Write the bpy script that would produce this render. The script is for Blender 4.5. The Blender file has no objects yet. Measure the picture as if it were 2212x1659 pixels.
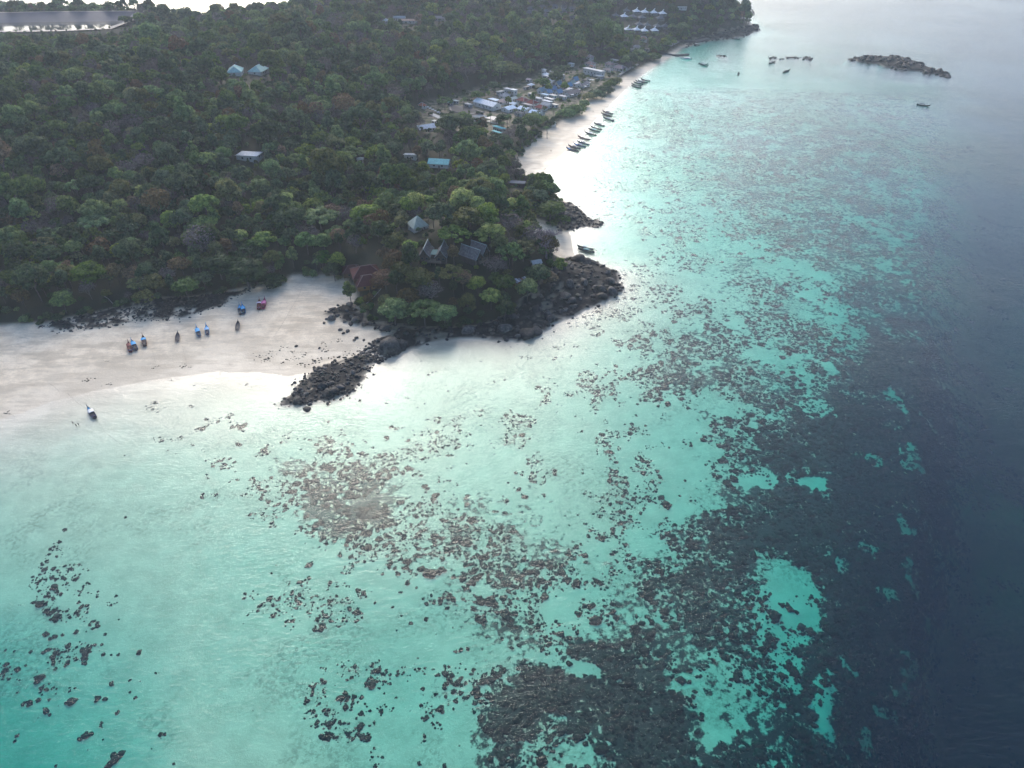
import bpy, math, random
import numpy as np
from mathutils import Vector, Matrix

R = math.radians
random.seed(7)
RNG = np.random.default_rng(7)
SC = bpy.context.scene
COL = SC.collection

# ------------------------------------------------------------------ camera
CAM_H, PITCH = 190.0, 36.0
cam_d = bpy.data.cameras.new('camera')
cam_d.sensor_fit = 'HORIZONTAL'
cam_d.angle = 2 * math.atan(0.72)
cam_d.clip_start, cam_d.clip_end = 1.0, 30000.0
cam = bpy.data.objects.new('camera', cam_d)
cam.location = (0, 0, CAM_H)
cam.rotation_euler = (R(90 - PITCH), 0, 0)
COL.objects.link(cam)
SC.camera = cam

# ------------------------------------------------------------------ sky and sun
SUN_EL, SUN_AZ = 26.0, -12.0            # degrees; azimuth to the right of +Y
world = bpy.data.worlds.new('World')
SC.world = world
world.use_nodes = True
wn, wl = world.node_tree.nodes, world.node_tree.links
sky = wn.new('ShaderNodeTexSky')
sky.sky_type = 'NISHITA'
sky.sun_disc = False
sky.sun_elevation = R(SUN_EL)
sky.sun_rotation = R(SUN_AZ)
sky.altitude = 0.0
sky.air_density = 1.0
sky.dust_density = 3.5
sky.ozone_density = 4.0
bg = wn['Background']
bg.inputs['Strength'].default_value = 0.135
wl.new(sky.outputs[0], bg.inputs['Color'])

sun_d = bpy.data.lights.new('sun', 'SUN')
sun_d.energy = 1.3
sun_d.angle = R(38)
sun_d.color = (1.0, 0.88, 0.72)
sun = bpy.data.objects.new('sun', sun_d)
sd_ = Vector((math.sin(R(SUN_AZ)) * math.cos(R(SUN_EL)), math.cos(R(SUN_AZ)) * math.cos(R(SUN_EL)), math.sin(R(SUN_EL))))
sun.rotation_euler = sd_.to_track_quat('Z', 'Y').to_euler()
sun.location = (0, 600, 400)
COL.objects.link(sun)

SC.view_settings.view_transform = 'Standard'
SC.view_settings.look = 'None'
SC.view_settings.gamma = 1.0
SC.view_settings.exposure = 1.0
SC.view_settings.use_curve_mapping = False
cy = SC.cycles
cy.use_denoising = True
cy.max_bounces = 6
cy.diffuse_bounces = 2
cy.glossy_bounces = 2
cy.transmission_bounces = 2
cy.transparent_max_bounces = 8
cy.volume_bounces = 1
cy.caustics_reflective = False
cy.caustics_refractive = False
cy.sample_clamp_indirect = 4.0

# ------------------------------------------------------------------ picture <-> ground
# survey coordinates were read off the photograph on a 2212 x 1659 grid
FV, CU, CV = 1106 / 0.72, 1106.0, 829.5
SP, CP = math.sin(R(PITCH)), math.cos(R(PITCH))


def ray(u, v):
    a, b = (u - CU) / FV, -(v - CV) / FV
    d = np.array([a, CP + b * SP, -SP + b * CP])
    return d / np.linalg.norm(d)


def flat(u, v, z=0.0):
    d = ray(u, v)
    t = (z - CAM_H) / d[2]
    return np.array([d[0] * t, d[1] * t, z])


def poly(pts, z=0.0):
    return np.array([flat(u, v, z)[:2] for u, v in pts])


def project(x, y, z):
    dz = np.asarray(z) - CAM_H
    fy = np.asarray(y) * CP - dz * SP
    up = np.asarray(y) * SP + dz * CP
    fy = np.where(fy < 1, 1, fy)
    return CU + FV * np.asarray(x) / fy, CV - FV * up / fy, fy


def hash2(i, j, s):
    v = np.sin(i * 127.1 + j * 311.7 + s * 74.7) * 43758.5453
    return v - np.floor(v)


def vnoise(x, y, s=0.0):
    x, y = np.asarray(x, float), np.asarray(y, float)
    i, j = np.floor(x), np.floor(y)
    fx, fy = x - i, y - j
    fx, fy = fx * fx * (3 - 2 * fx), fy * fy * (3 - 2 * fy)
    a = hash2(i, j, s) * (1 - fx) + hash2(i + 1, j, s) * fx
    b = hash2(i, j + 1, s) * (1 - fx) + hash2(i + 1, j + 1, s) * fx
    return a * (1 - fy) + b * fy


def fbm(x, y, s=0.0, o=4):
    t, a, n = 0.0, 0.5, 0.0
    for k in range(o):
        t = t + a * vnoise(x, y, s + k * 3.1)
        n += a
        x, y, a = x * 2.03 + 11.7, y * 2.03 + 5.3, a * 0.5
    return t / n


def smooth(a, b, x):
    t = np.clip((x - a) / (b - a), 0, 1)
    return t * t * (3 - 2 * t)


def sdist(px, py, P):
    """signed distance to polygon P, positive inside"""
    px, py = np.asarray(px, float), np.asarray(py, float)
    d = np.full(px.shape, 1e18)
    ins = np.zeros(px.shape, bool)
    n = len(P)
    for k in range(n):
        x1, y1 = P[k]
        x2, y2 = P[(k + 1) % n]
        ex, ey = x2 - x1, y2 - y1
        t = np.clip(((px - x1) * ex + (py - y1) * ey) / (ex * ex + ey * ey + 1e-9), 0, 1)
        d = np.minimum(d, (px - x1 - ex * t) ** 2 + (py - y1 - ey * t) ** 2)
        c = ((y1 > py) != (y2 > py))
        with np.errstate(divide='ignore', invalid='ignore'):
            xi = x1 + (py - y1) * ex / (ey if abs(ey) > 1e-9 else 1e-9)
        ins ^= c & (px < xi)
    d = np.sqrt(d)
    return np.where(ins, d, -d)


# ------------------------------------------------------------------ survey of the place
LAND = poly([(-700, 1150), (-300, 985), (0, 908), (110, 868), (200, 845), (350, 818), (470, 803), (560, 805), (625, 812), (665, 806), (700, 800),
             (760, 800), (800, 790), (850, 770), (905, 745), (1000, 735), (1100, 738), (1170, 720), (1240, 680), (1300, 655),
             (1338, 625), (1332, 590), (1290, 572), (1245, 556), (1238, 540), (1233, 510), (1228, 498), (1262, 490), (1272, 478),
             (1255, 460), (1235, 440), (1205, 425), (1180, 405), (1160, 396), (1172, 375), (1200, 345), (1228, 322), (1258, 291), (1290, 255), (1320, 225),
             (1345, 200), (1380, 168), (1420, 140), (1452, 122), (1475, 104), (1500, 92), (1535, 84), (1600, 78), (1640, 66), (1622, 45),
             (1602, 30), (1592, 15), (1580, 0), (1565, -30), (1500, -70), (1300, -100), (1000, -90), (800, -45), (715, -12), (680, 12),
             (625, 42), (560, 52), (450, 56), (350, 50), (250, 32), (100, 30), (-100, 38), (-500, 50), (-900, 90), (-1400, 250), (-1700, 700)])
ROCKS = {  # rock areas: polygon, height, boulder size
    'cove': (poly([(95, 712), (180, 690), (330, 658), (430, 648), (510, 638), (548, 630), (480, 668), (400, 692), (300, 700), (230, 714), (130, 724)]), 0.9, 1.2),
    'knoll': (poly([(702, 682), (760, 662), (800, 702), (900, 714), (1000, 710), (1080, 698), (1150, 655), (1210, 590), (1232, 554), (1290, 568), (1334, 588),
                    (1344, 625), (1330, 642), (1290, 658), (1240, 682), (1195, 700), (1172, 722), (1120, 740), (1060, 732), (960, 732), (905, 748),
                    (850, 772), (818, 766), (800, 742), (850, 722), (765, 706)]), 1.8, 2.7),
    'spit': (poly([(603, 872), (625, 850), (655, 818), (690, 790), (750, 775), (790, 768), (808, 772), (808, 788), (782, 822), (765, 848), (720, 864), (645, 878)]), 0.7, 1.7),
    'point': (poly([(1200, 440), (1235, 437), (1262, 463), (1282, 482), (1260, 492), (1215, 500), (1195, 482)]), 1.2, 1.9),
    'skerry': (poly([(1268, 488), (1290, 472), (1309, 482), (1288, 493)]), 0.2, 1.7),
    'islet': (poly([(1828, 129), (1852, 123), (1900, 122), (1938, 121), (1962, 128), (1990, 140), (2030, 150), (2053, 160), (2056, 170), (2020, 163), (1985, 155), (1940, 151), (1885, 138)]), 3.0, 5.0),
    'reef_rock': (poly([(1655, 122), (1690, 122), (1684, 128), (1662, 128)]), 0.8, 3.0),
    'reef_rock2': (poly([(1698, 121), (1730, 124), (1725, 127), (1690, 127)]), 1.4, 3.0),
    'reef_rock3': (poly([(1735, 122), (1757, 123), (1752, 131), (1738, 130)]), 1.0, 3.0),
    'reef_rock4': (poly([(1540, 118), (1570, 120), (1562, 124), (1548, 124)]), 0.8, 3.0),
    'headland': (poly([(1480, 104), (1530, 88), (1600, 82), (1645, 66), (1632, 52), (1600, 66), (1540, 78), (1490, 88)]), 1.2, 4.0),
}
NEAR_SAND = poly([(-400, 730), (-50, 712), (90, 702), (200, 682), (330, 664), (480, 636), (560, 622), (600, 626), (635, 600), (700, 600), (745, 610),
                  (765, 640), (778, 668), (760, 690), (850, 722), (905, 745), (800, 900), (600, 1000), (-200, 1200), (-700, 1200)], 1.5)
FAR_SAND = poly([(1096, 362), (1141, 318), (1178, 284), (1206, 270), (1229, 243), (1262, 212), (1312, 194), (1330, 176), (1400, 137), (1436, 118), (1470, 100), (1500, 86),
                 (1540, 82), (1600, 140), (1220, 420), (1160, 398)], 1.5)
COVE_SAND = poly([(1152, 494), (1180, 488), (1232, 494), (1245, 545), (1228, 558), (1165, 556), (1150, 530)], 1.5)
VILLAGE = poly([(895, 285), (885, 262), (908, 240), (915, 224), (950, 214), (1010, 196), (1075, 180), (1150, 168), (1180, 142), (1250, 145), (1270, 138), (1310, 132), (1345, 150),
                (1320, 185), (1262, 212), (1230, 240), (1205, 268), (1150, 275), (1105, 285), (1060, 290), (960, 286), (930, 296)], 2.5)
RESV = poly([(-160, 66), (30, 63), (150, 61), (230, 58), (262, 50), (268, 44), (200, 45), (100, 46), (-160, 50)], 25.0)
RES_Z = 25.0

DEP_X = np.arange(0, 2201, 200)
DEP_Y = np.array([-60, 0, 100, 200, 300, 400, 500, 600, 700, 800, 900, 1000, 1100, 1200, 1300, 1400, 1500, 1660])
DEP = np.array([
    [14] * 12,
    [9, 9, 9, 9, 9, 9, 6, 6, 7, 8, 10, 12],
    [6, 6, 6, 6, 6, 6, 2.5, 2.5, 4, 5.5, 7, 9],
    [4, 4, 4, 4, 4, 3, 1.4, 1.8, 2.4, 3.2, 4.5, 8],
    [3, 3, 3, 3, 3, 2, 1.2, 1.6, 2.0, 2.6, 4.2, 9],
    [2, 2, 2, 2, 2, 1.5, 1.0, 1.3, 1.7, 2.3, 3.9, 10],
    [1, 1, 1, 1, 1, 1, 1.0, 1.3, 1.7, 2.3, 4.0, 11],
    [.5, .5, .5, .5, .5, .8, .9, 1.3, 1.7, 2.4, 4.2, 12],
    [.4, .4, .4, .4, .5, .7, 1.0, 1.4, 1.8, 2.6, 4.6, 13],
    [.3, .3, .3, .4, .8, 1.0, 1.2, 1.5, 2.0, 2.9, 5.2, 14],
    [.3, .35, .5, .8, 1.1, 1.3, 1.4, 1.7, 2.2, 3.3, 6, 15],
    [.6, .7, .9, 1.2, 1.3, 1.5, 1.6, 1.9, 2.4, 3.7, 7, 16],
    [.9, .9, 1.1, 1.4, 1.4, 1.6, 1.8, 2.1, 2.7, 4.1, 8, 17],
    [1.2, 1.1, 1.3, 1.6, 1.7, 1.8, 2.0, 2.3, 2.9, 4.6, 9, 18],
    [1.6, 1.4, 1.4, 1.8, 2.0, 2.1, 2.2, 2.5, 3.2, 5.0, 10, 20],
    [3.0, 2.2, 1.6, 1.9, 2.2, 2.3, 2.3, 2.6, 3.4, 5.5, 11, 21],
    [4.4, 3.2, 1.6, 1.8, 2.3, 2.4, 2.4, 2.7, 3.5, 6.0, 12, 22],
    [6.0, 4.2, 1.7, 1.6, 2.4, 2.5, 2.5, 2.8, 3.6, 6.5, 13, 23]], float)
DEP[:, 11] *= 2.6
DEP[:, 10] *= 1.7
DEP[:, 9] *= 1.1
DEP[1:7, 6:10] *= 1.5
REEF_Y = np.array([200, 300, 400, 500, 600, 700, 800, 900, 1000, 1100, 1200, 1300, 1400, 1500, 1600])
REEF = np.array([[int(c) for c in row] for row in (
    '00000000000003455555532',
    '00000000000003556666542',
    '00000000000003456666543',
    '00000000000002345666653',
    '00000000000002445566642',
    '00000000000023454557752',
    '00000000013233566567863',
    '00022300112322346788873',
    '21001266632222235878962',
    '22100028855543257899862',
    '11000123345654577699962',
    '12100122325624676299851',
    '23200011213568666599851',
    '13210012344899964799851',
    '11210012234646998699751')], float) / 9.0


def bilin(u, v, xs, ys, G):
    u = np.clip(u, xs[0], xs[-1] - 1e-6)
    v = np.clip(v, ys[0], ys[-1] - 1e-6)
    i = np.clip(np.searchsorted(xs, u, side='right') - 1, 0, len(xs) - 2)
    j = np.clip(np.searchsorted(ys, v, side='right') - 1, 0, len(ys) - 2)
    a = (u - xs[i]) / (xs[i + 1] - xs[i])
    b = (v - ys[j]) / (ys[j + 1] - ys[j])
    return (G[j, i] * (1 - a) + G[j, i + 1] * a) * (1 - b) + (G[j + 1, i] * (1 - a) + G[j + 1, i + 1] * a) * b


HOLES = [(1750, 1030, 44, 18), (1640, 1022, 34, 14), (1972, 1100, 36, 14), (1735, 1285, 48, 62), (1885, 1155, 18, 8), (1930, 1240, 16, 8), (2030, 1368, 24, 16), (2012, 1405, 22, 14), (1828, 1192, 22, 10),
         (1975, 1165, 12, 10), (2005, 1180, 10, 16), (1895, 965, 24, 9), (1985, 935, 30, 12), (1998, 965, 16, 22), (1770, 870, 48, 16), (1700, 770, 90, 20), (1600, 880, 70, 18), (1810, 690, 60, 14), (1950, 830, 26, 10), (1925, 560, 40, 12),
         (1845, 1390, 26, 8), (1790, 1480, 30, 60), (1720, 1420, 20, 40), (1960, 1480, 14, 12), (2050, 1235, 18, 14), (2075, 1330, 12, 8), (1905, 1540, 14, 14), (2040, 1590, 20, 12), (1955, 1600, 16, 8), (1500, 1500, 40, 30), (1540, 1560, 40, 30),
         (1250, 1430, 60, 20), (1150, 1300, 90, 22), (1900, 480, 60, 12), (1700, 560, 90, 16), (1780, 640, 70, 12), (1380, 900, 90, 24), (1480, 1010, 60, 20)]


def reef_density(x, y):
    u, v, _ = project(x, y, 0)
    d = np.minimum(1.0, 1.12 * bilin(u, v, np.arange(0, 2201, 100), REEF_Y, REEF) ** .88)
    nz_ = 2.4 * (fbm(x / 7, y / 7, 61) - .5)
    uw = u + 70 * (fbm(x / 9, y / 9, 71, 3) - .5) + 46 * (fbm(x / 2.6, y / 2.6, 75, 2) - .5)
    vw = v + 60 * (fbm(x / 9, y / 9, 73, 3) - .5) + 34 * (fbm(x / 2.6, y / 2.6, 77, 2) - .5)
    for hu, hv, a, b in HOLES:
        q = ((uw - hu) / a) ** 2 + ((vw - hv - (uw - hu) * .35) / b) ** 2
        d = d * (.38 + .62 * smooth(0.1, 2.2, q + nz_))
    return np.where((v < 180) | (np.abs(u - 1106) > 1500), 0, d)


def graded(a, b, c0, c1, fine, grow):
    """grid lines from a to b, fine between c0 and c1 and growing outside"""
    mid = list(np.arange(c0, c1, fine))
    hi, s = c1, fine
    up = []
    while hi < b:
        up.append(hi)
        s *= grow
        hi += s
    lo, s = c0, fine
    dn = []
    while lo > a:
        s *= grow
        lo -= s
        dn.append(lo)
    return np.array(dn[::-1] + mid + up + [b + 50])


GX = graded(-5000, 5000, -330, 190, 1.7, 1.035)
GY = graded(-1500, 9000, 90, 470, 1.7, 1.018)
XX, YY = np.meshgrid(GX, GY)
SD = sdist(XX, YY, LAND)
uu, vv, _ = project(XX, YY, 0)
gdep = bilin(uu, vv, DEP_X, DEP_Y, DEP)
gdep = np.where(YY < 60, 6, gdep)
sea = -(0.02 + gdep * (1 - np.exp(np.minimum(SD, 0) / 22.0)) * (0.8 + 0.4 * fbm(XX / 40, YY / 40, 3)))
sea -= 0.10 * (fbm(XX / 6, YY / 6, 9) - 0.5)
land = np.where(SD < 60, 0.036 * SD, 2.16 + 0.02 * (np.minimum(SD, 120) - 60))
inl = smooth(8, 70, SD)


def hill(u, v, z, hgt, rx, ry, rot=0.0, k=None):
    p = flat(u, v, z)
    c, s = math.cos(R(rot)), math.sin(R(rot))
    dx, dy = XX - p[0], YY - p[1]
    a, b = (dx * c + dy * s) / rx, (-dx * s + dy * c) / ry
    return hgt * np.exp(-(a * a + b * b)) * (inl if k is None else k)


land = land + hill(470, 210, 15, 27, 190, 240, 12) + hill(120, 330, 12, 15, 200, 160) + hill(850, 60, 10, 24, 230, 260)
land = land + hill(1440, 18, 14, 34, 150, 190) + hill(1000, -20, 10, 26, 300, 260) + hill(-250, 200, 12, 22, 250, 250)
land = land + hill(950, 560, 8, 18, 55, 50, 0, smooth(2, 34, SD)) + hill(1110, 520, 8, 8, 45, 50, 0, smooth(2, 30, SD)) + hill(1090, 430, 5, 8, 50, 40, 0, smooth(2, 30, SD))
vil = smooth(-25, 5, sdist(XX, YY, VILLAGE))
land = land * (1 - vil) + 2.6 * vil
for q in (NEAR_SAND, FAR_SAND):
    k = smooth(-14, 2, sdist(XX, YY, q))
    land = land * (1 - k) + np.minimum(land, 0.036 * np.clip(SD, 0, 62)) * k
land += 0.25 * (fbm(XX / 9, YY / 9, 5) - 0.5) * inl
ZZ = np.where(SD > 0, land, sea)
ROCKM = np.zeros_like(ZZ)
for key, (P, hh, bs) in ROCKS.items():
    x0, y0 = P.min(0) - 20
    x1, y1 = P.max(0) + 20
    m = (XX > x0) & (XX < x1) & (YY > y0) & (YY < y1)
    s = np.full(XX.shape, -50.0)
    s[m] = sdist(XX[m], YY[m], P)
    s = s + 3.0 * (fbm(XX / 5, YY / 5, 21) - 0.5) * min(1.5, bs / 1.5)
    k = smooth(-0.8, 1.2, s)
    if key == 'cove':
        k = k * smooth(0.34, 0.44, fbm(XX / 6, YY / 6, 50, 3))
    if key in ('knoll', 'spit', 'point'):
        k = k * (0.25 + 0.75 * smooth(0.30, 0.44, fbm(XX / 4.5, YY / 4.5, 52, 3) + 0.02 * np.clip(s, 0, 6)))
    top = np.maximum(ZZ, 0.05) + k * (hh * 0.35 + np.minimum(s * 0.12, hh)) + 1.1 * (fbm(XX / 3.4, YY / 3.4, 33) - 0.5) * k * min(2, bs / 1.5)
    ZZ = np.where(k > 0, ZZ * (1 - k) + top * k, ZZ)
    ROCKM = np.maximum(ROCKM, k)
# reservoir basin on the hill
SR = sdist(XX, YY, RESV)
RCY = RESV[:, 1].mean()
bank = RES_Z + 0.8 + 6.2 * smooth(-22, 18, YY - RCY)
kb = smooth(-70, -26, SR)
ZZ = np.where((SD > 5) & (SR < -26), ZZ * (1 - kb) + bank * kb, ZZ)
ZZ = np.where(SR > -26, bank - (bank - RES_Z + 5.5) * smooth(-26, 3, SR), ZZ)


def ground(x, y):
    return bilin(np.asarray(x, float), np.asarray(y, float), GX, GY, ZZ)


_T = np.concatenate([np.linspace(60, 600, 1400), np.linspace(600.5, 2600, 2200)])


def place(u, v, off=0.0):
    """ground point that the survey ray (u, v) meets at height `off` above the ground"""
    d = ray(u, v)
    x, y, z = d[0] * _T, d[1] * _T, CAM_H + d[2] * _T
    s = z - (ground(x, y) + off)
    k = np.argmax(s < 0)
    if not (s < 0).any():
        return flat(u, v, 0)
    k = max(k, 1)
    t = _T[k - 1] + (_T[k] - _T[k - 1]) * s[k - 1] / (s[k - 1] - s[k])
    p = d * t
    return np.array([p[0], p[1], CAM_H + p[2] - off])


def zoomed(ox, oy, f):
    """survey notes taken on an enlargement: origin in photo pixels and scale"""
    return lambda zx, zy: ((ox + zx / f) / 1.736, (oy + zy / f) / 1.736)


# ------------------------------------------------------------------ materials
MATS = {}


def mat(name, build):
    if name not in MATS:
        m = bpy.data.materials.new(name)
        m.use_nodes = True
        nt = m.node_tree
        nt.nodes.clear()
        out = nt.nodes.new('ShaderNodeOutputMaterial')
        build(nt, out)
        MATS[name] = m
    return MATS[name]


def N(nt, t, **kw):
    n = nt.nodes.new(t)
    for k, v in kw.items():
        if k.startswith('i_'):
            n.inputs[int(k[2:])].default_value = v
        else:
            setattr(n, k, v)
    return n


def mixc(nt, fac, a, b, mode='MIX'):
    n = nt.nodes.new('ShaderNodeMix')
    n.data_type = 'RGBA'
    n.blend_type = mode
    for s, val in ((0, fac), (6, a), (7, b)):
        if hasattr(val, 'links'):
            nt.links.new(val, n.inputs[s])
        else:
            n.inputs[s].default_value = val if s == 0 else (*val, 1)[:4]
    return n.outputs[2]


def mathn(nt, op, a, b=0.0, c=0.0, clamp=False):
    n = nt.nodes.new('ShaderNodeMath')
    n.operation = op
    n.use_clamp = clamp
    for k, v in enumerate((a, b, c)):
        if hasattr(v, 'links'):
            nt.links.new(v, n.inputs[k])
        else:
            n.inputs[k].default_value = v
    return n.outputs[0]


def maprange(nt, v, a, b, c=0.0, d=1.0, smoothstep=True):
    n = nt.nodes.new('ShaderNodeMapRange')
    n.interpolation_type = 'SMOOTHSTEP' if smoothstep else 'LINEAR'
    nt.links.new(v, n.inputs[0])
    for k, x in zip((1, 2, 3, 4), (a, b, c, d)):
        n.inputs[k].default_value = x
    return n.outputs[0]


def noise(nt, vec, scale, detail=4.0, rough=0.55, col=False):
    n = nt.nodes.new('ShaderNodeTexNoise')
    n.inputs['Scale'].default_value = scale
    n.inputs['Detail'].default_value = detail
    n.inputs['Roughness'].default_value = rough
    if vec is not None:
        nt.links.new(vec, n.inputs['Vector'])
    return n.outputs[1 if col else 0]


def attr(nt, name):
    n = nt.nodes.new('ShaderNodeAttribute')
    n.attribute_name = name
    return n.outputs[2]


def bump(nt, h, strength, dist):
    n = nt.nodes.new('ShaderNodeBump')
    n.inputs['Strength'].default_value = strength
    n.inputs['Distance'].default_value = dist
    nt.links.new(h, n.inputs['Height'])
    return n.outputs[0]


def plain(name, color, rough=0.7, var=0.15, scale=1.5, metal=0.0, spec=0.3):
    """painted or natural surface with blotchy wear"""
    def build(nt, out):
        p = N(nt, 'ShaderNodeBsdfPrincipled')
        tc = N(nt, 'ShaderNodeTexCoord')
        n = noise(nt, tc.outputs['Object'], scale, 5, 0.6)
        f = maprange(nt, n, 0.3, 0.7)
        lo = tuple(c * (1 - var) for c in color)
        hi = tuple(min(1, c * (1 + var)) for c in color)
        nt.links.new(mixc(nt, f, lo, hi), p.inputs['Base Color'])
        p.inputs['Roughness'].default_value = rough
        p.inputs['Metallic'].default_value = metal
        p.inputs['Specular IOR Level'].default_value = spec
        nt.links.new(p.outputs[0], out.inputs[0])
    return mat(name, build)


def build_ground(nt, out):
    geo = N(nt, 'ShaderNodeNewGeometry')
    pos = geo.outputs['Position']
    sep = N(nt, 'ShaderNodeSeparateXYZ')
    nt.links.new(pos, sep.inputs[0])
    z = sep.outputs[2]
    big = noise(nt, pos, 0.03, 5, 0.6)
    mid = noise(nt, pos, 0.16, 6, 0.65)
    fine = noise(nt, pos, 1.3, 4, 0.6)
    dry = mixc(nt, maprange(nt, mid, 0.32, 0.68), (0.70, 0.58, 0.43), (0.88, 0.76, 0.585))
    dry = mixc(nt, maprange(nt, fine, 0.45, 0.75, 0, 0.35), dry, (0.40, 0.34, 0.28))
    wet = mixc(nt, maprange(nt, big, 0.4, 0.62), (0.54, 0.47, 0.365), (0.68, 0.60, 0.475))
    zz = mathn(nt, 'ADD', z, mathn(nt, 'MULTIPLY', mathn(nt, 'SUBTRACT', mid, 0.5), 2.2))
    sand = mixc(nt, maprange(nt, zz, 0.2, 1.5), wet, dry)
    mp = N(nt, 'ShaderNodeMapping')
    mp.inputs['Rotation'].default_value = (0, 0, R(-12))
    mp.inputs['Scale'].default_value = (0.25, 1.0, 1.0)
    nt.links.new(pos, mp.inputs[0])
    sand = mixc(nt, maprange(nt, noise(nt, mp.outputs[0], 0.16, 6, 0.68), 0.46, 0.60, 0, 0.45), sand, (0.40, 0.335, 0.25))
    sand = mixc(nt, maprange(nt, noise(nt, mp.outputs[0], 0.7, 4, 0.6), 0.60, 0.70, 0, 0.35), sand, (0.33, 0.27, 0.20))
    under = mixc(nt, maprange(nt, mid, 0.3, 0.7), (0.455, 0.455, 0.325), (0.565, 0.565, 0.41))
    under = mixc(nt, maprange(nt, noise(nt, pos, 0.55, 5, 0.7), 0.58, 0.75, 0, 0.3), under, (0.34, 0.32, 0.24))
    grass = mathn(nt, 'MULTIPLY', maprange(nt, noise(nt, pos, 0.028, 3, 0.6), 0.47, 0.6), maprange(nt, noise(nt, pos, 0.7, 6, 0.72), 0.44, 0.60, 0, 0.5))
    under = mixc(nt, grass, under, (0.15, 0.145, 0.10))
    sand = mixc(nt, maprange(nt, z, -0.9, -0.05), under, sand)
    # reef rubble and algae on the sea bed
    reef = attr(nt, 'reef')
    mott = noise(nt, pos, 0.42, 7, 0.7)
    th = mathn(nt, 'SUBTRACT', mathn(nt, 'ADD', mathn(nt, 'MULTIPLY', reef, 0.55), mathn(nt, 'MULTIPLY', mathn(nt, 'SUBTRACT', noise(nt, pos, 0.07, 4, 0.6), 0.5), 0.5)), mathn(nt, 'ADD', 0.37, maprange(nt, z, -1.8, -0.5, 0.0, 0.13)))
    cover = maprange(nt, mathn(nt, 'ADD', mathn(nt, 'MULTIPLY', mathn(nt, 'SUBTRACT', mott, 0.5), 0.9), th), -0.02, 0.10)
    algae = mixc(nt, fine, (0.010, 0.010, 0.008), (0.028, 0.027, 0.021))
    sand = mixc(nt, cover, sand, algae)
    # rock
    rk = attr(nt, 'rock')
    rockc = mixc(nt, maprange(nt, noise(nt, pos, 0.5, 7, 0.7), 0.35, 0.72), (0.008, 0.008, 0.010), (0.036, 0.034, 0.033))
    rockc = mixc(nt, maprange(nt, noise(nt, pos, 0.12, 3, 0.5), 0.60, 0.72, 0, 0.5), rockc, (0.14, 0.115, 0.09))
    col = mixc(nt, rk, sand, rockc)
    fo = attr(nt, 'forest')
    soil = mixc(nt, mid, (0.018, 0.024, 0.012), (0.05, 0.045, 0.028))
    col = mixc(nt, fo, col, soil)
    vl = attr(nt, 'yard')
    yard = mixc(nt, maprange(nt, mid, 0.42, 0.6), (0.05, 0.07, 0.03), (0.24, 0.20, 0.15))
    col = mixc(nt, vl, col, yard)
    p = N(nt, 'ShaderNodeBsdfPrincipled')
    nt.links.new(col, p.inputs['Base Color'])
    nt.links.new(maprange(nt, zz, 0.0, 1.3, 0.42, 0.9), p.inputs['Roughness'])
    p.inputs['Specular IOR Level'].default_value = 0.25
    hgt = mathn(nt, 'ADD', fine, mathn(nt, 'MULTIPLY', mott, mathn(nt, 'ADD', 1.0, mathn(nt, 'MULTIPLY', rk, 4.0))))
    nt.links.new(bump(nt, hgt, 0.5, 0.18), p.inputs['Normal'])
    nt.links.new(p.outputs[0], out.inputs[0])


def build_water(nt, out):
    geo = N(nt, 'ShaderNodeNewGeometry')
    mp = N(nt, 'ShaderNodeMapping')
    mp.inputs['Rotation'].default_value = (0, 0, R(-18))
    mp.inputs['Scale'].default_value = (0.55, 1.0, 1.0)
    nt.links.new(geo.outputs['Position'], mp.inputs[0])
    v = mp.outputs[0]
    n1 = noise(nt, v, 0.75, 5, 0.62)
    n2 = noise(nt, v, 0.12, 2, 0.5)
    gust = maprange(nt, noise(nt, geo.outputs['Position'], 0.008, 3, 0.6), 0.35, 0.65, 0.55, 1.25)
    h = mathn(nt, 'MULTIPLY', mathn(nt, 'ADD', n1, mathn(nt, 'MULTIPLY', n2, 0.9)), gust)
    nb = bump(nt, h, 1.0, 0.30)
    fr = N(nt, 'ShaderNodeFresnel')
    # the surface is crossed without bending, so the same index holds from either side
    nt.links.new(maprange(nt, geo.outputs['Backfacing'], 0, 1, 1.333, 1 / 1.333, False), fr.inputs['IOR'])
    nt.links.new(nb, fr.inputs['Normal'])
    gl = N(nt, 'ShaderNodeBsdfGlossy')
    gl.inputs['Color'].default_value = (1, 1, 1, 1)
    gl.inputs['Roughness'].default_value = 0.13
    nt.links.new(nb, gl.inputs['Normal'])
    tr = N(nt, 'ShaderNodeBsdfTransparent')
    mx = N(nt, 'ShaderNodeMixShader')
    nt.links.new(fr.outputs[0], mx.inputs[0])
    nt.links.new(tr.outputs[0], mx.inputs[1])
    nt.links.new(gl.outputs[0], mx.inputs[2])
    nt.links.new(mx.outputs[0], out.inputs[0])
    ab = N(nt, 'ShaderNodeVolumeAbsorption')
    ab.inputs['Color'].default_value = (0.0, 0.862, 0.842, 1)
    ab.inputs['Density'].default_value = 0.185
    scv = N(nt, 'ShaderNodeVolumeScatter')
    scv.inputs['Color'].default_value = (0.03, 0.2, 0.6, 1)
    scv.inputs['Density'].default_value = 0.006
    ad = N(nt, 'ShaderNodeAddShader')
    nt.links.new(ab.outputs[0], ad.inputs[0])
    nt.links.new(scv.outputs[0], ad.inputs[1])
    nt.links.new(ad.outputs[0], out.inputs[1])


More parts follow.
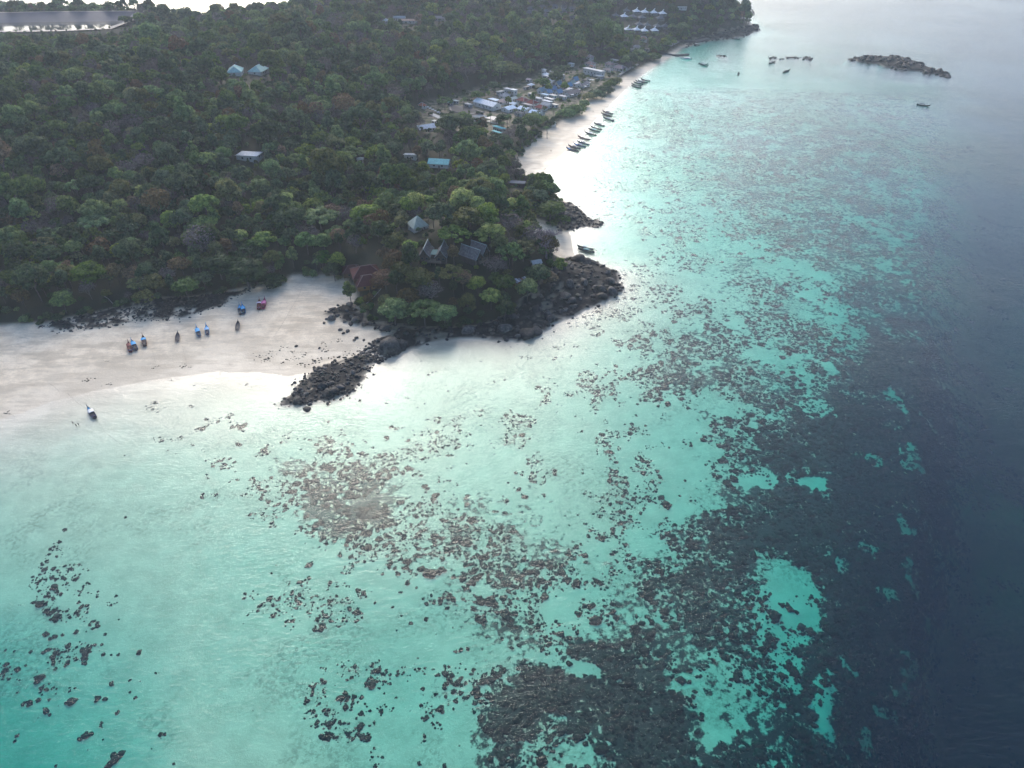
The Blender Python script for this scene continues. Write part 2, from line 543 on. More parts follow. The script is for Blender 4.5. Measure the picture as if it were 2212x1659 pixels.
def leaf(name, c1, c2, transl=0.4, var=0.45):
    def build(nt, out):
        oi = N(nt, 'ShaderNodeObjectInfo')
        tc = N(nt, 'ShaderNodeTexCoord')
        n = noise(nt, tc.outputs['Object'], 0.9, 3, 0.6)
        col = mixc(nt, maprange(nt, n, 0.38, 0.62), tuple(q * .7 for q in c1), tuple(q * 1.12 for q in c2))
        hs = N(nt, 'ShaderNodeHueSaturation')
        nt.links.new(col, hs.inputs['Color'])
        nt.links.new(maprange(nt, oi.outputs['Random'], 0, 1, 0.478, 0.522, False), hs.inputs['Hue'])
        w = N(nt, 'ShaderNodeTexWhiteNoise', noise_dimensions='1D')
        nt.links.new(oi.outputs['Random'], w.inputs['W'])
        nt.links.new(maprange(nt, w.outputs[0], 0, 1, 1 - var, 1 + var, False), hs.inputs['Value'])
        nt.links.new(maprange(nt, w.outputs[0], 0, 1, 1.1, 0.75, False), hs.inputs['Saturation'])
        d = N(nt, 'ShaderNodeBsdfDiffuse')
        t = N(nt, 'ShaderNodeBsdfTranslucent')
        g = N(nt, 'ShaderNodeBsdfGlossy')
        g.inputs['Roughness'].default_value = 0.5
        g.inputs['Color'].default_value = (0.55, 0.6, 0.62, 1)
        nt.links.new(hs.outputs[0], d.inputs['Color'])
        nt.links.new(hs.outputs[0], t.inputs['Color'])
        m1 = N(nt, 'ShaderNodeMixShader', i_0=transl)
        nt.links.new(d.outputs[0], m1.inputs[1])
        nt.links.new(t.outputs[0], m1.inputs[2])
        m2 = N(nt, 'ShaderNodeMixShader', i_0=0.03)
        nt.links.new(m1.outputs[0], m2.inputs[1])
        nt.links.new(g.outputs[0], m2.inputs[2])
        nt.links.new(m2.outputs[0], out.inputs[0])
    return mat(name, build)


def build_rock(nt, out):
    tc = N(nt, 'ShaderNodeTexCoord')
    oi = N(nt, 'ShaderNodeObjectInfo')
    geo = N(nt, 'ShaderNodeNewGeometry')
    pos = geo.outputs['Position']
    c = mixc(nt, maprange(nt, noise(nt, pos, 0.9, 6, 0.7), 0.35, 0.7), (0.014, 0.014, 0.017), (0.072, 0.067, 0.063))
    c = mixc(nt, maprange(nt, noise(nt, pos, 0.17, 3, 0.5), 0.54, 0.68, 0, 0.6), c, (0.17, 0.14, 0.11))
    hs = N(nt, 'ShaderNodeHueSaturation')
    nt.links.new(c, hs.inputs['Color'])
    nt.links.new(mathn(nt, 'MULTIPLY', maprange(nt, oi.outputs['Random'], 0, 1, 0.5, 1.7, False), maprange(nt, noise(nt, pos, 0.35, 2, 0.5), 0.3, 0.7, 0.6, 1.6)), hs.inputs['Value'])
    p = N(nt, 'ShaderNodeBsdfPrincipled')
    nt.links.new(hs.outputs[0], p.inputs['Base Color'])
    p.inputs['Roughness'].default_value = 0.75
    nt.links.new(bump(nt, noise(nt, pos, 1.5, 6, 0.7), 0.9, 0.5), p.inputs['Normal'])
    nt.links.new(p.outputs[0], out.inputs[0])


def build_coral(nt, out):
    oi = N(nt, 'ShaderNodeObjectInfo')
    geo = N(nt, 'ShaderNodeNewGeometry')
    pos = geo.outputs['Position']
    c = mixc(nt, maprange(nt, noise(nt, pos, 1.6, 5, 0.7), 0.35, 0.7), (0.011, 0.014, 0.012), (0.034, 0.039, 0.032))
    hs = N(nt, 'ShaderNodeHueSaturation')
    nt.links.new(c, hs.inputs['Color'])
    nt.links.new(maprange(nt, oi.outputs['Random'], 0, 1, 0.6, 1.5, False), hs.inputs['Value'])
    p = N(nt, 'ShaderNodeBsdfPrincipled')
    nt.links.new(hs.outputs[0], p.inputs['Base Color'])
    p.inputs['Roughness'].default_value = 0.9
    p.inputs['Specular IOR Level'].default_value = 0.1
    nt.links.new(bump(nt, noise(nt, pos, 4.0, 4, 0.7), 0.8, 0.15), p.inputs['Normal'])
    nt.links.new(p.outputs[0], out.inputs[0])


M_GROUND = mat('ground', build_ground)
M_WATER = mat('sea_water', build_water)
M_ROCK = mat('rock', build_rock)
M_CORAL = mat('coral', build_coral)
M_TRUNK = plain('bark', (0.13, 0.11, 0.10), 0.9, 0.4, 3)
M_DARK = leaf('leaf_dark', (0.0429, 0.0826, 0.035), (0.0955, 0.1474, 0.0509))
M_MID = leaf('leaf_mid', (0.0888, 0.1664, 0.0411), (0.1833, 0.2657, 0.0637))
M_LIME = leaf('leaf_lime', (0.1458, 0.243, 0.034), (0.3208, 0.3888, 0.0632), 0.42, 0.35)
M_OLIVE = leaf('leaf_olive', (0.1286, 0.1561, 0.0459), (0.2389, 0.2389, 0.0735))
M_BROWN = leaf('leaf_brown', (0.1357, 0.0925, 0.0432), (0.2467, 0.1541, 0.0679), 0.25, 0.35)
M_MAUVE = leaf('leaf_mauve', (0.1042, 0.0858, 0.0834), (0.1838, 0.1445, 0.1372), 0.15, 0.35)
M_FRESH = leaf('leaf_fresh', (0.055, 0.15, 0.022), (0.14, 0.27, 0.04), 0.42, 0.25)
M_TWIG = plain('twig', (0.20, 0.165, 0.16), 0.9, 0.25, 2)
M_PALE = plain('pale_wood', (0.40, 0.36, 0.33), 0.9, 0.25, 2)


# ------------------------------------------------------------------ mesh helpers
class MB:
    """collects shapes; build() links them as one mesh object"""

    def __init__(self):
        self.v, self.f = [], []

    def raw(self, v, f):
        o = len(self.v)
        self.v += [tuple(map(float, p)) for p in v]
        self.f += [tuple(int(i) + o for i in q) for q in f]
        return self

    def box(self, c, s, rz=0.0, tilt=None):
        x, y, z = s[0] / 2, s[1] / 2, s[2] / 2
        P = [Vector(p) for p in ((-x, -y, -z), (x, -y, -z), (x, y, -z), (-x, y, -z), (-x, -y, z), (x, -y, z), (x, y, z), (-x, y, z))]
        M = Matrix.Rotation(rz, 3, 'Z')
        if tilt is not None:
            M = M @ Matrix.Rotation(tilt, 3, 'Y')
        P = [M @ p + Vector(c) for p in P]
        return self.raw(P, [(0, 3, 2, 1), (4, 5, 6, 7), (0, 1, 5, 4), (1, 2, 6, 5), (2, 3, 7, 6), (3, 0, 4, 7)])

    def tube(self, pts, rad, n=6, cap=True):
        pts = [Vector(p) for p in pts]
        rad = [rad] * len(pts) if not hasattr(rad, '__len__') else rad
        V, F = [], []
        for k, p in enumerate(pts):
            d = (pts[min(k + 1, len(pts) - 1)] - pts[max(k - 1, 0)]).normalized()
            a = d.orthogonal().normalized() if k == 0 else (a - d * a.dot(d)).normalized()
            b = d.cross(a)
            V += [p + (a * math.cos(2 * math.pi * j / n) + b * math.sin(2 * math.pi * j / n)) * rad[k] for j in range(n)]
        for k in range(len(pts) - 1):
            F += [(k * n + j, k * n + (j + 1) % n, (k + 1) * n + (j + 1) % n, (k + 1) * n + j) for j in range(n)]
        if cap:
            F += [tuple(range(n))[::-1], tuple(range((len(pts) - 1) * n, len(pts) * n))]
        return self.raw(V, F)

    def mesh(self, name, m, smooth=False):
        me = bpy.data.meshes.new(name)
        me.from_pydata(self.v, [], self.f)
        for q in (m if isinstance(m, (list, tuple)) else [m]):
            me.materials.append(q)
        if smooth:
            me.polygons.foreach_set('use_smooth', [True] * len(me.polygons))
        me.update()
        return me

    def build(self, name, m, parent=None, smooth=False):
        return link(name, self.mesh(name, m, smooth), parent)


def link(name, data, parent=None, loc=None):
    o = bpy.data.objects.new(name, data)
    COL.objects.link(o)
    if parent is not None:
        o.parent = parent
    if loc is not None:
        o.location = loc
    return o


def tag(o, label, cat=None, group=None, kind=None):
    if label:
        o['label'] = label
    if cat:
        o['category'] = cat
    if group:
        o['group'] = group
    if kind:
        o['kind'] = kind
    return o


def thing(name, label, cat, loc, rz=0.0, group=None):
    o = link(name, None, None, loc)
    o.empty_display_size = 1.0
    o.rotation_euler = (0, 0, rz)
    return tag(o, label, cat, group)


def np_mesh(name, V, F, mats, smooth=False):
    """V (n,3), F (m,k) same-size faces"""
    me = bpy.data.meshes.new(name)
    V = np.asarray(V, np.float32)
    F = np.asarray(F, np.int32)
    me.vertices.add(len(V))
    me.vertices.foreach_set('co', V.ravel())
    k = F.shape[1]
    me.loops.add(F.size)
    me.loops.foreach_set('vertex_index', F.ravel())
    me.polygons.add(len(F))
    me.polygons.foreach_set('loop_start', np.arange(0, F.size, k, dtype=np.int32))
    me.polygons.foreach_set('loop_total', np.full(len(F), k, np.int32))
    if smooth:
        me.polygons.foreach_set('use_smooth', np.ones(len(F), bool))
    for q in mats:
        me.materials.append(q)
    me.update(calc_edges=True)
    return me


ICO = None


def ico(sub=1):
    import bmesh
    bm = bmesh.new()
    bmesh.ops.create_icosphere(bm, subdivisions=sub, radius=1.0)
    V = np.array([v.co[:] for v in bm.verts])
    F = np.array([[v.index for v in f.verts] for f in bm.faces])
    bm.free()
    return V, F


ICO1, ICO2 = ico(1), ico(2)
ICO3 = ico(3)

# ------------------------------------------------------------------ ground, sea bed, beaches
ny, nx = XX.shape
FORM = smooth(0.5, 5, SD) * (1 - smooth(-3, 1, sdist(XX, YY, NEAR_SAND))) * (1 - smooth(-5, 1, sdist(XX, YY, FAR_SAND))) * (1 - smooth(-4, 0, sdist(XX, YY, COVE_SAND))) * (1 - ROCKM)
SV = sdist(XX, YY, VILLAGE)
YARD = smooth(-4, 4, SV) * smooth(0, 10, SD) * (1 - smooth(-5, 1, sdist(XX, YY, FAR_SAND)))
REEFM = np.where(SD < 0, reef_density(XX, YY), 0)
idx = np.arange(ny * nx).reshape(ny, nx)
quads = np.stack([idx[:-1, :-1], idx[:-1, 1:], idx[1:, 1:], idx[1:, :-1]], -1).reshape(-1, 4)
verts = np.stack([XX, YY, ZZ], -1).reshape(-1, 3)
zc = ZZ.ravel()[quads].mean(1)
fc = FORM.ravel()[quads].mean(1) + YARD.ravel()[quads].mean(1)
cls = np.where(zc < -0.05, 0, np.where(fc > 0.5, 2, 1))
for k, nm in enumerate(('seabed', 'beach', 'island_ground')):
    q = quads[cls == k]
    used, inv = np.unique(q, return_inverse=True)
    me = np_mesh(nm, verts[used], inv.reshape(-1, 4), [M_GROUND], True)
    for an, A in (('reef', REEFM), ('rock', ROCKM), ('forest', FORM), ('yard', YARD)):
        at = me.attributes.new(an, 'FLOAT', 'POINT')
        at.data.foreach_set('value', A.ravel()[used].astype(np.float32))
    o = link(nm, me)
    o['kind'] = 'structure'
    o['label'] = ('pale sand and reef bottom under the clear shallow sea', 'pale sand beaches and dark rock shore around the island', 'forest floor and bare yards of the island')[k]

WZ = -60.0
wb = MB()
wb.box((0, 3700, WZ / 2), (9000, 10200, -WZ))
w = wb.build('sea_water', M_WATER)
tag(w, 'clear turquoise shallow sea turning deep blue along the reef edge', None, None, 'structure')
# ------------------------------------------------------------------ rocks
def rock_forms(n, sub, flatz, seed, name):
    out = []
    r = np.random.default_rng(seed)
    V0, F0 = ICO1 if sub == 1 else ICO2
    for k in range(n):
        s = r.uniform(0, 100)
        V = V0.copy()
        a = 0.62 + 0.55 * fbm(V[:, 0] * 1.3 + s, V[:, 1] * 1.3 + V[:, 2] * 1.1 + s, 2, 2)[:, None] + r.uniform(-0.07, 0.07, (len(V), 1))
        V = V * a * np.array([1.0, r.uniform(0.6, 0.9), flatz * r.uniform(0.8, 1.2)])
        # broad flat faces, as on jointed rock
        for _ in range(3):
            d = r.normal(size=3)
            d[2] = abs(d[2])
            d /= np.linalg.norm(d)
            h = V @ d
            c = r.uniform(0.45, 0.7) * h.max()
            V -= np.outer(np.maximum(h - c, 0) * 0.85, d)
        out.append(np_mesh(name, V, F0, [M_ROCK]))
    return out


BOULDERS = rock_forms(8, 2, 0.62, 11, 'boulder')


def rock_words(key, u, v, s):
    if key != 'knoll':
        big = 'larger ' if s > ROCKS[key][2] * .62 else ''
        t = big + ROCK_TXT[key]
        return t, 'boulders: ' + t[:40]
    sz = 'huge rounded slab' if s > 3.4 else ('big dark boulder' if s > 2.0 else 'smaller dark boulder')
    if u > 1280:
        w = 'at the outer tip of the rock shelf'
    elif u > 1200 and v < 610:
        w = 'on the rock shelf next to the small cove with boats'
    elif u > 1200:
        w = 'on the seaward flank of the rock shelf near its tip'
    elif u > 1060:
        w = 'on the shore rocks right below the knoll wood'
    elif u > 900:
        w = 'on the shore rocks at the middle foot of the knoll'
    elif v > 728:
        w = 'in the low rock tongue between knoll and boulder spit'
    else:
        w = 'scattered on the cove sand beside the knoll'
    return sz + ' ' + w, 'boulders: ' + sz + ' ' + w[:30]


bl = []
rr = np.random.default_rng(5)
ROCK_TXT = {
    'cove': 'dark boulder on the sand along the forest foot of the near beach',
    'knoll': 'dark boulder on the rock shelf around the wooded knoll',
    'spit': 'dark rounded boulder in the spit reaching from sand into shallow water',
    'point': 'dark boulder on the rocky point between cove and long beach',
    'skerry': 'dark boulder standing in the water just off the rocky point',
    'islet': 'black slab on the long rock islet in the outer bay',
    'reef_rock': 'rock of the first low outcrop in the line off the far jetty',
    'reef_rock2': 'rock of the tall middle outcrop between jetty and long islet',
    'reef_rock3': 'rock of the outcrop nearest the long dark islet',
    'reef_rock4': 'rock of the low outcrop right beside the far stone jetty',
    'headland': 'dark boulder along the foot of the far wooded headland',
}
for key, (P, hh, bs) in ROCKS.items():
    x0, y0 = P.min(0)
    x1, y1 = P.max(0)
    area = abs(0.5 * np.sum(P[:, 0] * np.roll(P[:, 1], -1) - np.roll(P[:, 0], -1) * P[:, 1]))
    n = int(area / (bs * bs) * {'cove': 0.75, 'knoll': 0.75, 'spit': 1.3, 'point': 1.2, 'skerry': 0.8, 'islet': 0.9}.get(key, 0.8) * (x1 - x0) * (y1 - y0) / area)
    xs = rr.uniform(x0 - 2, x1 + 2, n)
    ys = rr.uniform(y0 - 2, y1 + 2, n)
    s = sdist(xs, ys, P) + rr.normal(0, 2.4 if key == 'spit' else 1.3, n)
    nn = fbm(xs / 7, ys / 7, 77, 3)
    for x, y, q, w_ in zip(xs, ys, s, nn):
        if q < -0.6 or (key in ('knoll',) and w_ < 0.36 and q > 3):
            continue
        sz = bs * 0.55 * math.exp(rr.normal(-0.15, 0.42)) * (0.75 if q < 1 else 1)
        bl.append((key, x, y, min(sz, bs * 1.7)))
# big slabs that stand out
for u, v, s in ((848, 752, 7.5), (830, 758, 5.0), (868, 748, 5.0), (1138, 722, 5.5), (1160, 716, 4.5), (1318, 610, 5.0), (1322, 632, 4.5), (1300, 625, 4.0), (1252, 562, 6.0), (1268, 566, 5.0),
                (1302, 640, 4.2), (1222, 640, 4.5), (1232, 615, 4.0), (1190, 690, 4.5), (1090, 712, 5.5), (1010, 715, 5.5), (720, 845, 3.4), (735, 838, 3.2), (705, 852, 3.6), (640, 866, 2.6), (698, 838, 3.0)):
    p = place(u, v)
    bl.append(('spit' if v > 780 else 'knoll', p[0], p[1], s))
for u, v, s in ((715, 672, 1.6), (722, 668, 1.2), (706, 690, 1.4), (700, 698, 1.1), (730, 660, 1.0), (745, 694, 1.6), (735, 712, 1.5), (752, 716, 1.6), (742, 720, 1.2), (757, 700, 1.7),
                (786, 735, 1.4), (770, 730, 1.2), (640, 748, 1.0), (690, 752, .9), (800, 760, 1.6), (790, 755, 1.2), (812, 768, 1.8), (765, 735, 1.0)):
    p = place(u, v)
    bl.append(('knoll', p[0], p[1], s))
LINK = poly([(768, 772), (790, 748), (815, 735), (852, 732), (850, 762), (812, 782)], 0.8)
for _ in range(170):
    x, y = rr.uniform(LINK[:, 0].min(), LINK[:, 0].max()), rr.uniform(LINK[:, 1].min(), LINK[:, 1].max())
    if sdist(np.array([x]), np.array([y]), LINK)[0] > -1:
        bl.append(('knoll', x, y, rr.uniform(.45, 1.5)))
bx = np.array([b[1] for b in bl])
by = np.array([b[2] for b in bl])
bs_ = np.array([b[3] for b in bl])
bz = ground(bx, by)
bu, bv, bd = project(bx, by, bz)
order = np.argsort(-(bs_ / bd) * ((bu > 0) & (bu < 2212) & (bv > 0) & (bv < 1659)))
gv, gf = [], []
go = 0
for rank, k in enumerate(order):
    key, x, y, s = bl[k]
    form = BOULDERS[k % len(BOULDERS)]
    rz = rr.uniform(0, 6.28)
    zz = max(bz[k], -0.4) + 0.12 * s
    if rank < 300:
        o = link('boulder', form, None, (x, y, zz))
        o.scale = (s, s, s * rr.uniform(0.7, 1.15))
        o.rotation_euler = (rr.uniform(-.25, .25), rr.uniform(-.25, .25), rz)
        tx, gp = rock_words(key, bu[k], bv[k], s)
        tag(o, tx, 'boulder', gp)
    else:
        c, sn = math.cos(rz), math.sin(rz)
        V0, F0 = ICO2
        V = V0 * (0.72 + 0.35 * rr.random((len(V0), 1)))
        V = V * np.array([1, 0.75, 0.6])
        V = np.stack([V[:, 0] * c - V[:, 1] * sn, V[:, 0] * sn + V[:, 1] * c, V[:, 2]], -1) * s + (x, y, zz)
        gv.append(V)
        gf.append(F0 + go)
        go += len(V)
if gv:
    tag(link('boulder_field', np_mesh('boulder_field', np.concatenate(gv), np.concatenate(gf), [M_ROCK])),
        'smaller dark stones strewn over all the rocky shores', 'boulders', None, 'stuff')


# ------------------------------------------------------------------ coral
def coral_forms(n, seed):
    out = []
    r = np.random.default_rng(seed)
    for k in range(n):
        lob = r.integers(4, 9)
        Vs, Fs, o = [], [], 0
        for j in range(lob):
            a = r.uniform(0, 6.28)
            rad = 0 if j == 0 else r.uniform(0.35, 0.85)
            sc = r.uniform(0.6, 0.85) if j == 0 else r.uniform(0.22, 0.45)
            V0, F0 = ICO2
            V = V0 * (0.92 + 0.16 * r.random((len(V0), 1))) * sc * np.array([1, r.uniform(0.75, 1), r.uniform(0.42, 0.6)])
            V = V + np.array([rad * math.cos(a), rad * math.sin(a), 0.05])
            Vs.append(V)
            Fs.append(F0 + o)
            o += len(V)
        out.append(np_mesh('coral_head', np.concatenate(Vs), np.concatenate(Fs), [M_CORAL], True))
    return out


CORALS = coral_forms(8, 3)
rc = np.random.default_rng(17)
NC = 420000
cv_ = rc.uniform(230, 1700, NC)
# candidates spread evenly over the ground of the reef
cx = rc.uniform(-160, 420, NC)
cyy = rc.uniform(85, 800, NC)
dn = reef_density(cx, cyy)
n1 = 0.62 * fbm(cx / 13, cyy / 13, 41, 4) + 0.38 * fbm(cx / 4.0, cyy / 4.0, 57, 3)
q = np.sort(n1)
n1 = np.searchsorted(q, n1) / NC
u_, v_, d_ = project(cx, cyy, 0)
lone = rc.random(NC) < dn * 0.02
ok = ((n1 < np.clip(dn * 1.02 - 0.03, 0, 1) ** 1.25) | lone) & (sdist(cx, cyy, LAND) < -3)
ok &= rc.random(NC) < np.where(cyy < 330, 0.85, 0.38)
cx, cyy, dn, d_, u_, v_ = cx[ok], cyy[ok], dn[ok], d_[ok], u_[ok], v_[ok]
cs = np.clip(np.exp(rc.normal(-0.62, 0.55, len(cx))) * (0.6 + 0.5 * dn), 0.22, 2.3)
cl = [(x, y, s) for x, y, s in zip(cx, cyy, cs)]
n_rand = len(cl)
HAND = [(185, 1590, 24), (172, 1597, 16), (198, 1585, 14), (250, 1640, 30), (235, 1655, 24), (262, 1628, 18), (65, 1518, 22), (50, 1522, 15), (84, 1512, 15), (155, 1515, 24), (240, 1478, 17), (228, 1510, 15), (212, 1508, 17),
        (300, 1410, 14), (292, 1507, 11), (346, 1587, 11), (254, 1540, 14), (281, 1496, 8), (120, 1375, 17), (108, 1380, 10), (135, 1372, 9), (100, 1405, 16), (92, 1410, 12), (210, 1345, 11), (252, 1287, 9),
        (228, 1370, 10), (165, 1365, 12), (280, 1470, 10), (225, 1415, 8), (240, 1415, 8), (255, 1415, 9), (15, 1435, 14), (12, 1405, 8), (90, 1487, 12), (100, 1490, 14), (375, 1650, 10), (120, 1655, 9), (67, 1408, 9), (55, 1438, 9),
        (530, 1283, 11), (527, 1293, 9), (735, 1200, 18), (695, 1130, 26), (662, 1115, 15), (680, 1137, 20), (930, 1240, 32), (952, 1232, 26), (912, 1228, 22), (772, 1275, 14), (880, 1262, 14), (860, 1240, 13), (900, 1270, 9),
        (848, 1312, 8), (810, 1302, 8), (886, 1347, 12), (920, 1338, 12), (1000, 1250, 20), (1020, 1262, 16), (980, 1245, 14), (722, 1125, 11), (1038, 1205, 20), (1050, 1225, 14), (832, 1178, 16), (795, 1150, 28), (820, 1165, 22),
        (775, 1140, 22), (745, 1135, 14), (995, 1405, 15), (1010, 1402, 11), (985, 1408, 10), (905, 1445, 10), (912, 1488, 13), (985, 1515, 15), (962, 1505, 12), (940, 1500, 10), (1030, 1500, 9), (930, 1540, 9), (918, 1592, 10),
        (760, 1520, 8), (700, 1495, 7), (1105, 1400, 14), (1120, 1395, 12), (1085, 1380, 12), (1200, 1570, 14), (1115, 1380, 16), (1705, 1315, 22), (1720, 1322, 16), (1690, 1308, 16), (1308, 1570, 14), (1270, 1580, 12),
        (1075, 1310, 10), (1150, 1215, 12), (1200, 1190, 12), (1265, 1215, 10), (1280, 1260, 8), (1190, 1380, 10), (1245, 1325, 11), (905, 1650, 14), (960, 1655, 12), (1060, 1640, 18), (1085, 1650, 14)]
HAND += [(1140 + 45 * (i % 9) + rc.uniform(-18, 18), 1440 + 24 * (i // 9) + rc.uniform(-10, 10), rc.uniform(12, 24)) for i in range(63)]
for u, v, w in HAND:
    p = place(u, v)
    dd = project(*p)[2]
    cl.append((p[0], p[1], w * 0.5 * dd / FV * 1.1))
ca = np.array(cl)
cz = ground(ca[:, 0], ca[:, 1])
cu_, cw_, cd_ = project(ca[:, 0], ca[:, 1], cz)
inside = (cu_ > 0) & (cu_ < 2212) & (cw_ > 0) & (cw_ < 1659)
score = ca[:, 2] / cd_ * inside
order = np.argsort(-score)


def coral_zone(u, v):
    if u < 420 and v > 1150:
        return 'dark coral head scattered over the teal sand at bottom left', 'coral heads of the lower lagoon'
    if u > 1650 and v > 950:
        return 'brown coral head packed on the deep reef edge beside blue water', 'coral heads along the drop-off'
    if v > 1390 and u > 1000:
        return 'dark coral head crowded in the big reef patch at the bottom', 'coral heads of the big patch'
    if v < 1000:
        return 'faint brown coral head in the shallows off the rock spit', 'coral heads off the spit'
    if u < 1000:
        return 'dark coral head in open turquoise water of the middle lagoon', 'coral heads of the middle lagoon'
    return 'dark coral head in the loose reef belt across the turquoise shallows', 'coral heads of the reef belt'


for k in order[:300]:
    x, y, s = ca[k]
    o = link('coral_head', CORALS[k % 8], None, (x, y, cz[k] + 0.02 * s))
    hgt = min(s * 0.8, max(0.2, (-cz[k] - 0.4) / 0.6)) if cz[k] < -0.3 else 0.25
    o.scale = (s, s * rc.uniform(0.75, 1), hgt)
    o.rotation_euler = (0, 0, rc.uniform(0, 6.28))
    t, g = coral_zone(cu_[k], cw_[k])
    tag(o, t, 'coral', g)


def scatter(name, pts, kind, scl, rot, forms, label, cat):
    """one object that sets forms out on points (geometry nodes)"""
    coll = bpy.data.collections.new(name + '_forms')
    for i, (me) in enumerate(forms):
        ob = bpy.data.objects.new('form_%02d' % i, me)
        coll.objects.link(ob)
    me = bpy.data.meshes.new(name)
    me.vertices.add(len(pts))
    me.vertices.foreach_set('co', np.asarray(pts, np.float32).ravel())
    a = me.attributes.new('kind', 'INT', 'POINT')
    a.data.foreach_set('value', np.asarray(kind, np.int32))
    a = me.attributes.new('scl', 'FLOAT_VECTOR', 'POINT')
    a.data.foreach_set('vector', np.asarray(scl, np.float32).ravel())
    a = me.attributes.new('rot', 'FLOAT_VECTOR', 'POINT')
    a.data.foreach_set('vector', np.asarray(rot, np.float32).ravel())
    o = link(name, me)
    ng = bpy.data.node_groups.new(name + '_scatter', 'GeometryNodeTree')
    ng.interface.new_socket('Geometry', in_out='INPUT', socket_type='NodeSocketGeometry')
    ng.interface.new_socket('Geometry', in_out='OUTPUT', socket_type='NodeSocketGeometry')
    n = ng.nodes
    gi, go_ = n.new('NodeGroupInput'), n.new('NodeGroupOutput')
    iop = n.new('GeometryNodeInstanceOnPoints')
    ci = n.new('GeometryNodeCollectionInfo')
    ci.inputs[0].default_value = coll
    ci.inputs[1].default_value = True
    ci.inputs[2].default_value = True

    def na(nm, ty):
        x = n.new('GeometryNodeInputNamedAttribute')
        x.data_type = ty
        x.inputs[0].default_value = nm
        return x.outputs[0]
    L = ng.links
    L.new(gi.outputs[0], iop.inputs['Points'])
    L.new(ci.outputs[0], iop.inputs['Instance'])
    iop.inputs['Pick Instance'].default_value = True
    L.new(na('kind', 'INT'), iop.inputs['Instance Index'])
    e2r = n.new('FunctionNodeEulerToRotation')
    L.new(na('rot', 'FLOAT_VECTOR'), e2r.inputs[0])
    L.new(e2r.outputs[0], iop.inputs['Rotation'])
    L.new(na('scl', 'FLOAT_VECTOR'), iop.inputs['Scale'])
    L.new(iop.outputs[0], go_.inputs[0])
    md = o.modifiers.new('scatter', 'NODES')
    md.node_group = ng
    return tag(o, label, cat, None, 'stuff')


rest = order[300:]
pts = np.column_stack([ca[rest, 0], ca[rest, 1], cz[rest] + 0.02])
hh_ = np.where(cz[rest] < -0.3, np.minimum(ca[rest, 2] * 0.8, np.maximum(0.18, (-cz[rest] - 0.4) / 0.65)), 0.15)
scatter('coral_reef', pts, rc.integers(0, 8, len(rest)), np.column_stack([ca[rest, 2], ca[rest, 2] * rc.uniform(0.75, 1, len(rest)), hh_]),
        np.column_stack([np.zeros(len(rest)), np.zeros(len(rest)), rc.uniform(0, 6.28, len(rest))]), CORALS,
        'brown reef of countless small corals under the clear shallow water', 'coral reef')
print('corals', len(ca))
# ------------------------------------------------------------------ houses
def wall_mat(c):
    return plain('wall_%02x%02x%02x' % tuple(int(255 * q) for q in c), c, 0.85, 0.12, 0.8)


def roof_mat(c, metal=0.0, rough=0.55):
    return plain('roof_%02x%02x%02x' % tuple(int(255 * q) for q in c), c, max(rough, .8), 0.14, 0.7, metal, 0.12)


M_GLASS = plain('window_glass', (0.03, 0.04, 0.05), 0.15, 0.2, 1, 0.0, 0.6)
M_DOOR = plain('door_wood', (0.10, 0.06, 0.04), 0.7)
M_POST = plain('post_wood', (0.22, 0.17, 0.13), 0.85)
HOUSES = []     # (x, y, z, radius) kept clear of trees
VIEWS = []      # (u, v, half width, depth) sight lines kept open


def slab_roof(name, pts_top, m, parent, th=0.16):
    """roof planes as thick slabs: list of corner loops"""
    mb = MB()
    for P in pts_top:
        P = [Vector(p) for p in P]
        nrm = (P[1] - P[0]).cross(P[2] - P[0]).normalized()
        if nrm.z < 0:
            P = P[::-1]
            nrm = -nrm
        n = len(P)
        Q = [p - nrm * th for p in P]
        mb.raw(P + Q, [tuple(range(n)), tuple(range(2 * n - 1, n - 1, -1))] + [(i, n + i, n + (i + 1) % n, (i + 1) % n) for i in range(n)])
    return mb.build(name, m, parent)


